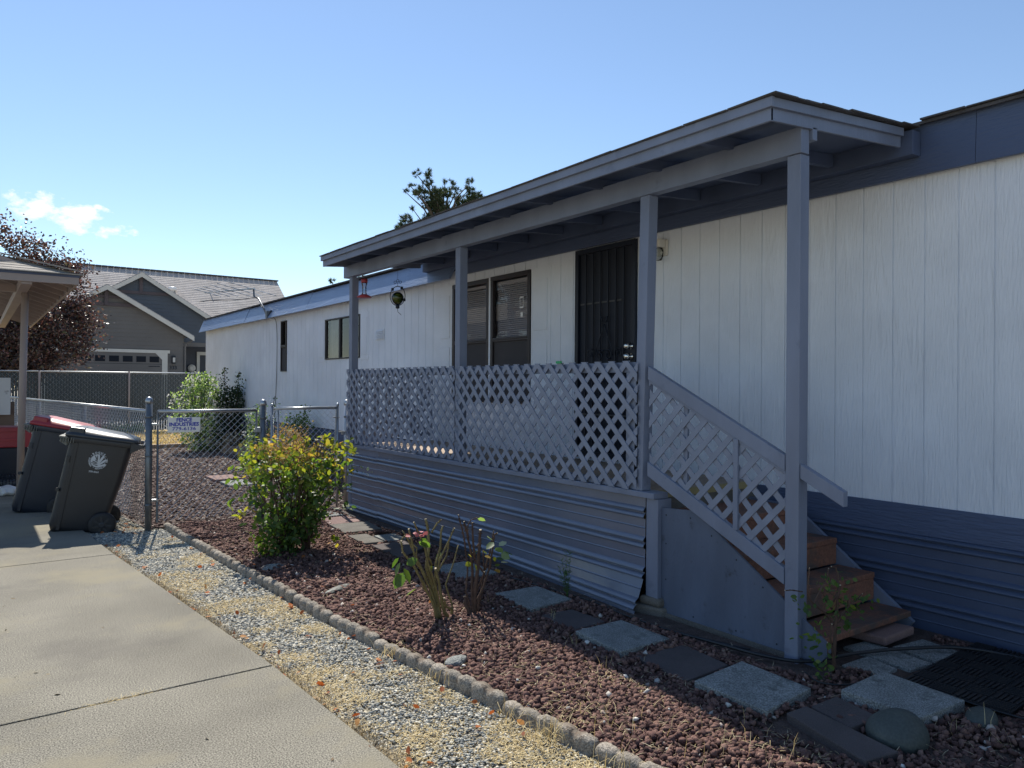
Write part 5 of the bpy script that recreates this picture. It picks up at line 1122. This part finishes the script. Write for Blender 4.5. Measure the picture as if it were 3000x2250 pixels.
# generic shrub
def shrub(name,label,c,rx,ry,z0,z1,n,size,mat,prof,flowers=0,fmat=None,k=4,spread=.05,spikes=()):
    o=empty(name,(c[0],c[1],0),label,'shrub')
    mb=MB(); tips=[tuple(p) for p in crown_pts(14,c,rx,ry,z0+.4*(z1-z0),z1,[(0,1),(1,.7)])]; branchy(mb,(c[0],c[1],0),tips,.012,rng,.08,5); 
    for sx,sy,sz in spikes: mb.tube([(c[0]+(sx-c[0])*.4,c[1]+(sy-c[1])*.4,z0+.3),(sx,sy,sz)],.006,5)
    mb.build('stems',m_stem,o,True)
    C=crown_pts(n,c,rx,ry,z0,z1,prof); P=sprays(C,k,spread)
    for sx,sy,sz in spikes:
        Q=np.stack([RNG.normal(sx,.05,130),RNG.normal(sy,.05,130),RNG.uniform(sz-.8,sz,130)],-1); Q[:,0]+=(RNG.uniform(-1,1,130))*.14*(sz-Q[:,2]); P=np.concatenate([P,Q])
    leaves('foliage',P,RNG.uniform(.6,1.3,len(P))*size,mat,o,None,1.1)
    if flowers:
        C=crown_pts(flowers,c,rx*1.02,ry*1.02,z0+.1,z1,prof,shell=.15); P=sprays(C,7,.014)
        leaves('blooms',P,RNG.uniform(.028,.05,len(P)),fmat,o,None,1.6)
    return o
sp=[(0,.35),(.3,.9),(.6,1),(.85,.75),(1,.4)]
shrub('flowering_shrub','tall shrub with white blooms left of the white home beyond the gate',(4.35,18.6),.62,.6,.05,1.75,900,.055,m_hibleaf,sp,150,m_petal,5,.05,((4.45,18.6,1.87),))
shrub('dark_shrub','dark green upright shrub with two spikes against the white home wall',(4.95,18.3),.42,.5,.05,1.45,650,.055,m_darkleaf,[(0,.9),(.6,1),(1,.6)],14,m_petal,5,.05,((4.82,18.4,1.98),(5.02,17.9,1.86),(5.1,18.2,1.5)))
shrub('white_rose_shrub','narrow pale leaved rose shrub just left of the middle gate post',(4.5,14.8),.26,.3,.05,1.05,260,.045,m_hibleaf,[(0,1),(1,.7)],14,m_petal,5,.05,((4.45,14.6,1.2),(4.78,14.6,1.36)))
shrub('white_rose_shrub','dark leafy rose shrub behind the narrow gate by the white wall',(4.82,13.5),.34,.36,.05,1.0,330,.045,m_roseleaf,[(0,1),(1,.6)],6,m_petal,5,.05,((4.95,13.4,1.22),))
shrub('orange_shrub','dried orange and pink flower heads behind the leafy rose bush',(3.85,11.2),.32,.3,.3,.93,300,.035,m_drybush,[(0,.6),(1,1)],0,None,5,.04)
shrub('lavender_shrub','grey green low plant in the raised wooden planter',(4.9,17.9),.3,.3,.1,.42,140,.05,m_strawd,[(0,1),(1,.7)],0,None,5,.04)
pb=empty('raised_planter',(4.9,18,0),'low weathered wooden planter frame beyond the gate','planter')
mb=MB(); mb.bar((4.72,19.3,.09),(4.70,17.6,.09),.04,.2); mb.bar((4.70,17.6,.09),(5.1,17.25,.09),.04,.2); mb.box(4.68,4.74,17.55,17.63,0,.26); mb.build('planter_boards',m_deck,pb)
mb=MB(); mb.bar((1.2,19.9,.05),(4.6,19.95,.05),.1,.12); mb.build('lawn_curb',m_deck,None,label='low timber edge between rock mulch and the dry lawn',cat='timber edging')
# trees
def tree(name,label,c,h,crown,n,size,mat,trunk=.12,k=5,spread=.22,boost=()):
    o=empty(name,(c[0],c[1],0),label,'tree'); rg=random.Random(hash(name)%99+int(c[0]*7))
    mb=MB(); mb.tube([(c[0],c[1],-.1),(c[0]+.05,c[1],h*.25),(c[0]-.05,c[1],h*.5),(c[0],c[1],h*.8)],[trunk,trunk*.8,trunk*.5,trunk*.15],8)
    for j in range(16):
        z=h*rg.uniform(.25,.6); a=rg.uniform(0,6.28); e=crown[0]*rg.uniform(.5,.9); mb.tube([(c[0],c[1],z),(c[0]+e*.5*math.cos(a),c[1]+e*.5*math.sin(a),z+e*.5),(c[0]+e*math.cos(a),c[1]+e*math.sin(a),z+e*1.1)],[trunk*.35,trunk*.2,trunk*.06],6)
    mb.build('trunk',m_bark,o,True)
    P=[]
    cl=[(rg.uniform(-1,1),rg.uniform(-1,1),rg.uniform(-1,1)) for _ in range(400)]; cl=[q for q in cl if .35<Vector(q).length<1.0][:70]
    C=np.array([(c[0]+q[0]*crown[0],c[1]+q[1]*crown[0],crown[2]+q[2]*crown[1]) for q in cl]+list(boost))
    idx=RNG.integers(0,len(C),n); Q=C[idx]+RNG.normal(0,crown[0]*.135,(n,3)); P=sprays(Q,k,spread*.35)
    leaves('crown',P,RNG.uniform(.6,1.3,len(P))*size,mat,o,None,1.1); return o
tree('plum_tree','dark purple leaved plum tree rising behind the carport',(.7,31.5,0),6.6,(2.1,1.55,3.35),10500,.10,m_plum,.16,5,.3,((.5,31,6.8),(1.2,31,6.3),(1.7,31,6.1),(2.4,31,5.7),(2.9,31,5.5),(3.0,31,4.2),(3.3,31,3.6),(3.1,31,3.0),(2.9,31,2.6),(2.6,31,3.4),(2.2,31,2.4),(3.2,31,4.0),(2.7,31,4.5)))
tree('plum_tree','purple leaved tree across the driveway seen mirrored in the porch windows',(-9,27,0),10,(5,4.2,5.8),5200,.19,m_plum,.2,5,.3)
def pine(name,label,base,h,tufts):
    o=empty(name,(base[0],base[1],0),label,'tree'); mb=MB()
    mb.tube([(base[0],base[1],-.1),(base[0],base[1],h*.5),(base[0]+.1,base[1],h)],[.25,.15,.04],8)
    V=[];F=[]
    rg=np.random.default_rng(4); ts=[]
    for (x,z,r) in tufts:
        y=base[1]+rg.uniform(-.7,.7); mb.tube([(base[0]+.05,base[1],min(z-1.0,h*.85)),((x+base[0])/2,(y+base[1])/2,z-.75),(x,y,z-.05)],[.05,.035,.015],5)
        r*=1.35; m_=max(5,int(r*r*210))
        for q in range(m_):
            d=rg.normal(size=3); d/=np.linalg.norm(d); ts.append((x+d[0]*r*rg.uniform(.1,1),y+d[1]*r*.8,z+d[2]*r*rg.uniform(.1,1)))
    mb.build('trunk',m_bark,o,True)
    T=np.array(ts); n_=len(T); k=26; P=np.repeat(T,k,0); D=rg.normal(size=(n_*k,3)); D[:,2]+=.5; D/=np.linalg.norm(D,axis=1)[:,None]
    Lg=rg.uniform(.09,.20,n_*k)[:,None]; S_=np.cross(D,rg.normal(size=D.shape)); S_/=np.linalg.norm(S_,axis=1)[:,None]; S_*=.014
    V=np.stack([P-S_,P+S_,P+D*Lg],1).reshape(-1,3); F=np.arange(len(V)).reshape(-1,3)
    npmesh('crown',V,F,m_needle,o); return o
pt=[(16.41,11.2,.16),(16.45,10.9,.2),(16.5,10.6,.22),(15.75,10.42,.1),(15.85,10.3,.12),(16.05,10.25,.18),(16.25,10.3,.18),(16.6,10.35,.3),(16.75,10.1,.33),(16.95,9.95,.35),(17.1,10.15,.25),(17.36,10.4,.18),(17.35,10.15,.25),(17.4,9.85,.35),(17.1,9.6,.4),(17.5,9.4,.4),(17.3,9.1,.45),(16.8,9.75,.25),(17.7,9.6,.3),(17.84,11.0,.1),(17.9,10.85,.15),(18.02,10.7,.12),(18.15,10.55,.12),(18.45,10.85,.16),(18.5,10.6,.2),(18.4,10.35,.25),(18.75,10.4,.22),(18.9,10.15,.3),(19.15,10.45,.18),(19.1,10.15,.28),(19.5,10.35,.1),(19.35,10.2,.14),(18.6,10.0,.35),(18.3,9.9,.3),(19.0,9.8,.35),(18.4,9.4,.4),(15.58,9.25,.1),(15.62,9.05,.14),(15.72,8.85,.18),(15.9,8.7,.2),(15.96,9.2,.09),(16.0,9.0,.1),(15.6,8.65,.16),(16.4,9.05,.16),(16.6,8.95,.2),(16.85,9.0,.2),(16.3,8.7,.2),(15.2,8.5,.08),(15.35,8.3,.14),(15.6,8.35,.18),(16.0,8.3,.3),(16.6,8.4,.4),(17.2,8.4,.5),(18.0,8.8,.5),(17.9,9.2,.3)]
pine('pine_tree','bushy pine top showing above the porch roof',(17.4,30),9.6,pt)
pine('pine_tree','distant pine tips just above the home roof by the far porch post',(13.3,30.5),6.0,[(12.6,6.05,.08),(12.75,5.8,.12),(12.9,5.6,.14),(13.1,5.5,.16),(13.5,5.9,.14),(13.8,6.15,.14),(14.1,6.1,.18),(14.5,6.35,.14),(14.8,6.4,.16),(13.4,5.4,.3),(14.2,5.6,.35)])
# ---------------------------------------------------------------- world, sun, camera
w=bpy.data.worlds.new('World'); S.world=w; w.use_nodes=True; nt=w.node_tree; L=nt.links.new
bg=nt.nodes['Background']; sky=nt.nodes.new('ShaderNodeTexSky'); sky.sky_type='NISHITA'; sky.sun_disc=False
sd=Vector((.2,.83,1)).normalized(); el=math.asin(sd.z); az=math.atan2(sd.x,sd.y)
sky.sun_elevation=el; sky.sun_rotation=az; sky.air_density=1.0; sky.dust_density=.05; sky.ozone_density=2.2
# small cumulus painted on the sky by direction
tc=nt.nodes.new('ShaderNodeTexCoord'); sep=nt.nodes.new('ShaderNodeSeparateXYZ'); L(tc.outputs['Generated'],sep.inputs[0])
def mth(op,a,b=None,c=None):
    n=nt.nodes.new('ShaderNodeMath'); n.operation=op
    for i,v in enumerate((a,b,c)):
        if v is None: continue
        if isinstance(v,(int,float)): n.inputs[i].default_value=v
        else: L(v,n.inputs[i])
    return n.outputs[0]
azn=mth('ARCTAN2',sep.outputs[0],sep.outputs[1]); eln=mth('ARCSINE',sep.outputs[2])
nz=nt.nodes.new('ShaderNodeTexNoise'); nz.inputs['Scale'].default_value=34; nz.inputs['Detail'].default_value=9; nz.inputs['Roughness'].default_value=.62
mp=nt.nodes.new('ShaderNodeMapping'); mp.inputs['Scale'].default_value=(1,1,1.7); L(tc.outputs['Generated'],mp.inputs[0]); L(mp.outputs[0],nz.inputs[0])
tot=None
for a0,e0,sa,se,amp in CL if 'CL' in globals() else ((.055,.195,.035,.022,1.0),(.095,.186,.045,.020,1.0),(.130,.175,.032,.013,.8),(.118,.200,.007,.004,.7)):
    u=mth('DIVIDE',mth('SUBTRACT',azn,a0),sa); v=mth('DIVIDE',mth('SUBTRACT',eln,e0),se)
    r=mth('SUBTRACT',1.0,mth('SQRT',mth('ADD',mth('MULTIPLY',u,u),mth('MULTIPLY',v,v)))); r=mth('MULTIPLY',mth('MAXIMUM',r,0.0),amp)
    tot=r if tot is None else mth('MAXIMUM',tot,r)
cov=mth('MULTIPLY',mth('SUBTRACT',mth('ADD',mth('MULTIPLY',tot,.62),mth('MULTIPLY',nz.outputs[0],1.9)),1.10),3.4); cov=mth('MINIMUM',mth('MAXIMUM',cov,0.0),.97); cov=mth('MULTIPLY',cov,mth('GREATER_THAN',tot,0.001))
mx=nt.nodes.new('ShaderNodeMix'); mx.data_type='RGBA'; L(cov,mx.inputs[0]); L(sky.outputs[0],mx.inputs[6]); mx.inputs[7].default_value=(7.2,7.5,7.7,1)
L(mx.outputs[2],bg.inputs[0]); bg.inputs[1].default_value=.108
sl_=bpy.data.lights.new('sun','SUN'); sl_.energy=4.6; sl_.angle=rad(.5); sl_.color=(1,.94,.84)
so=bpy.data.objects.new('sun',sl_); COL.objects.link(so); so.rotation_euler=sd.to_track_quat('Z','Y').to_euler(); so.location=(0,0,20)
f=1640.; yaw=math.atan(1168/f); pit=rad(.1); rol=rad(.4)
Fv=Vector((math.sin(yaw)*math.cos(pit),math.cos(yaw)*math.cos(pit),math.sin(pit))); R0=Vector((math.cos(yaw),-math.sin(yaw),0)); U0=R0.cross(Fv)
Rv=R0*math.cos(rol)+U0*math.sin(rol); Uv=-R0*math.sin(rol)+U0*math.cos(rol)
cam=bpy.data.cameras.new('camera'); cam.sensor_width=36; cam.lens=36*f/2212; cam.clip_end=600; cam.clip_start=.05
co=bpy.data.objects.new('camera',cam); COL.objects.link(co)
m4=Matrix((Rv,Uv,-Fv)).transposed().to_4x4(); m4.translation=(0,0,1.6); co.matrix_world=m4; S.camera=co
S.view_settings.view_transform='Standard'; S.view_settings.look='None'; S.view_settings.gamma=1; S.view_settings.exposure=0.5
S.render.resolution_x=1024; S.render.resolution_y=768
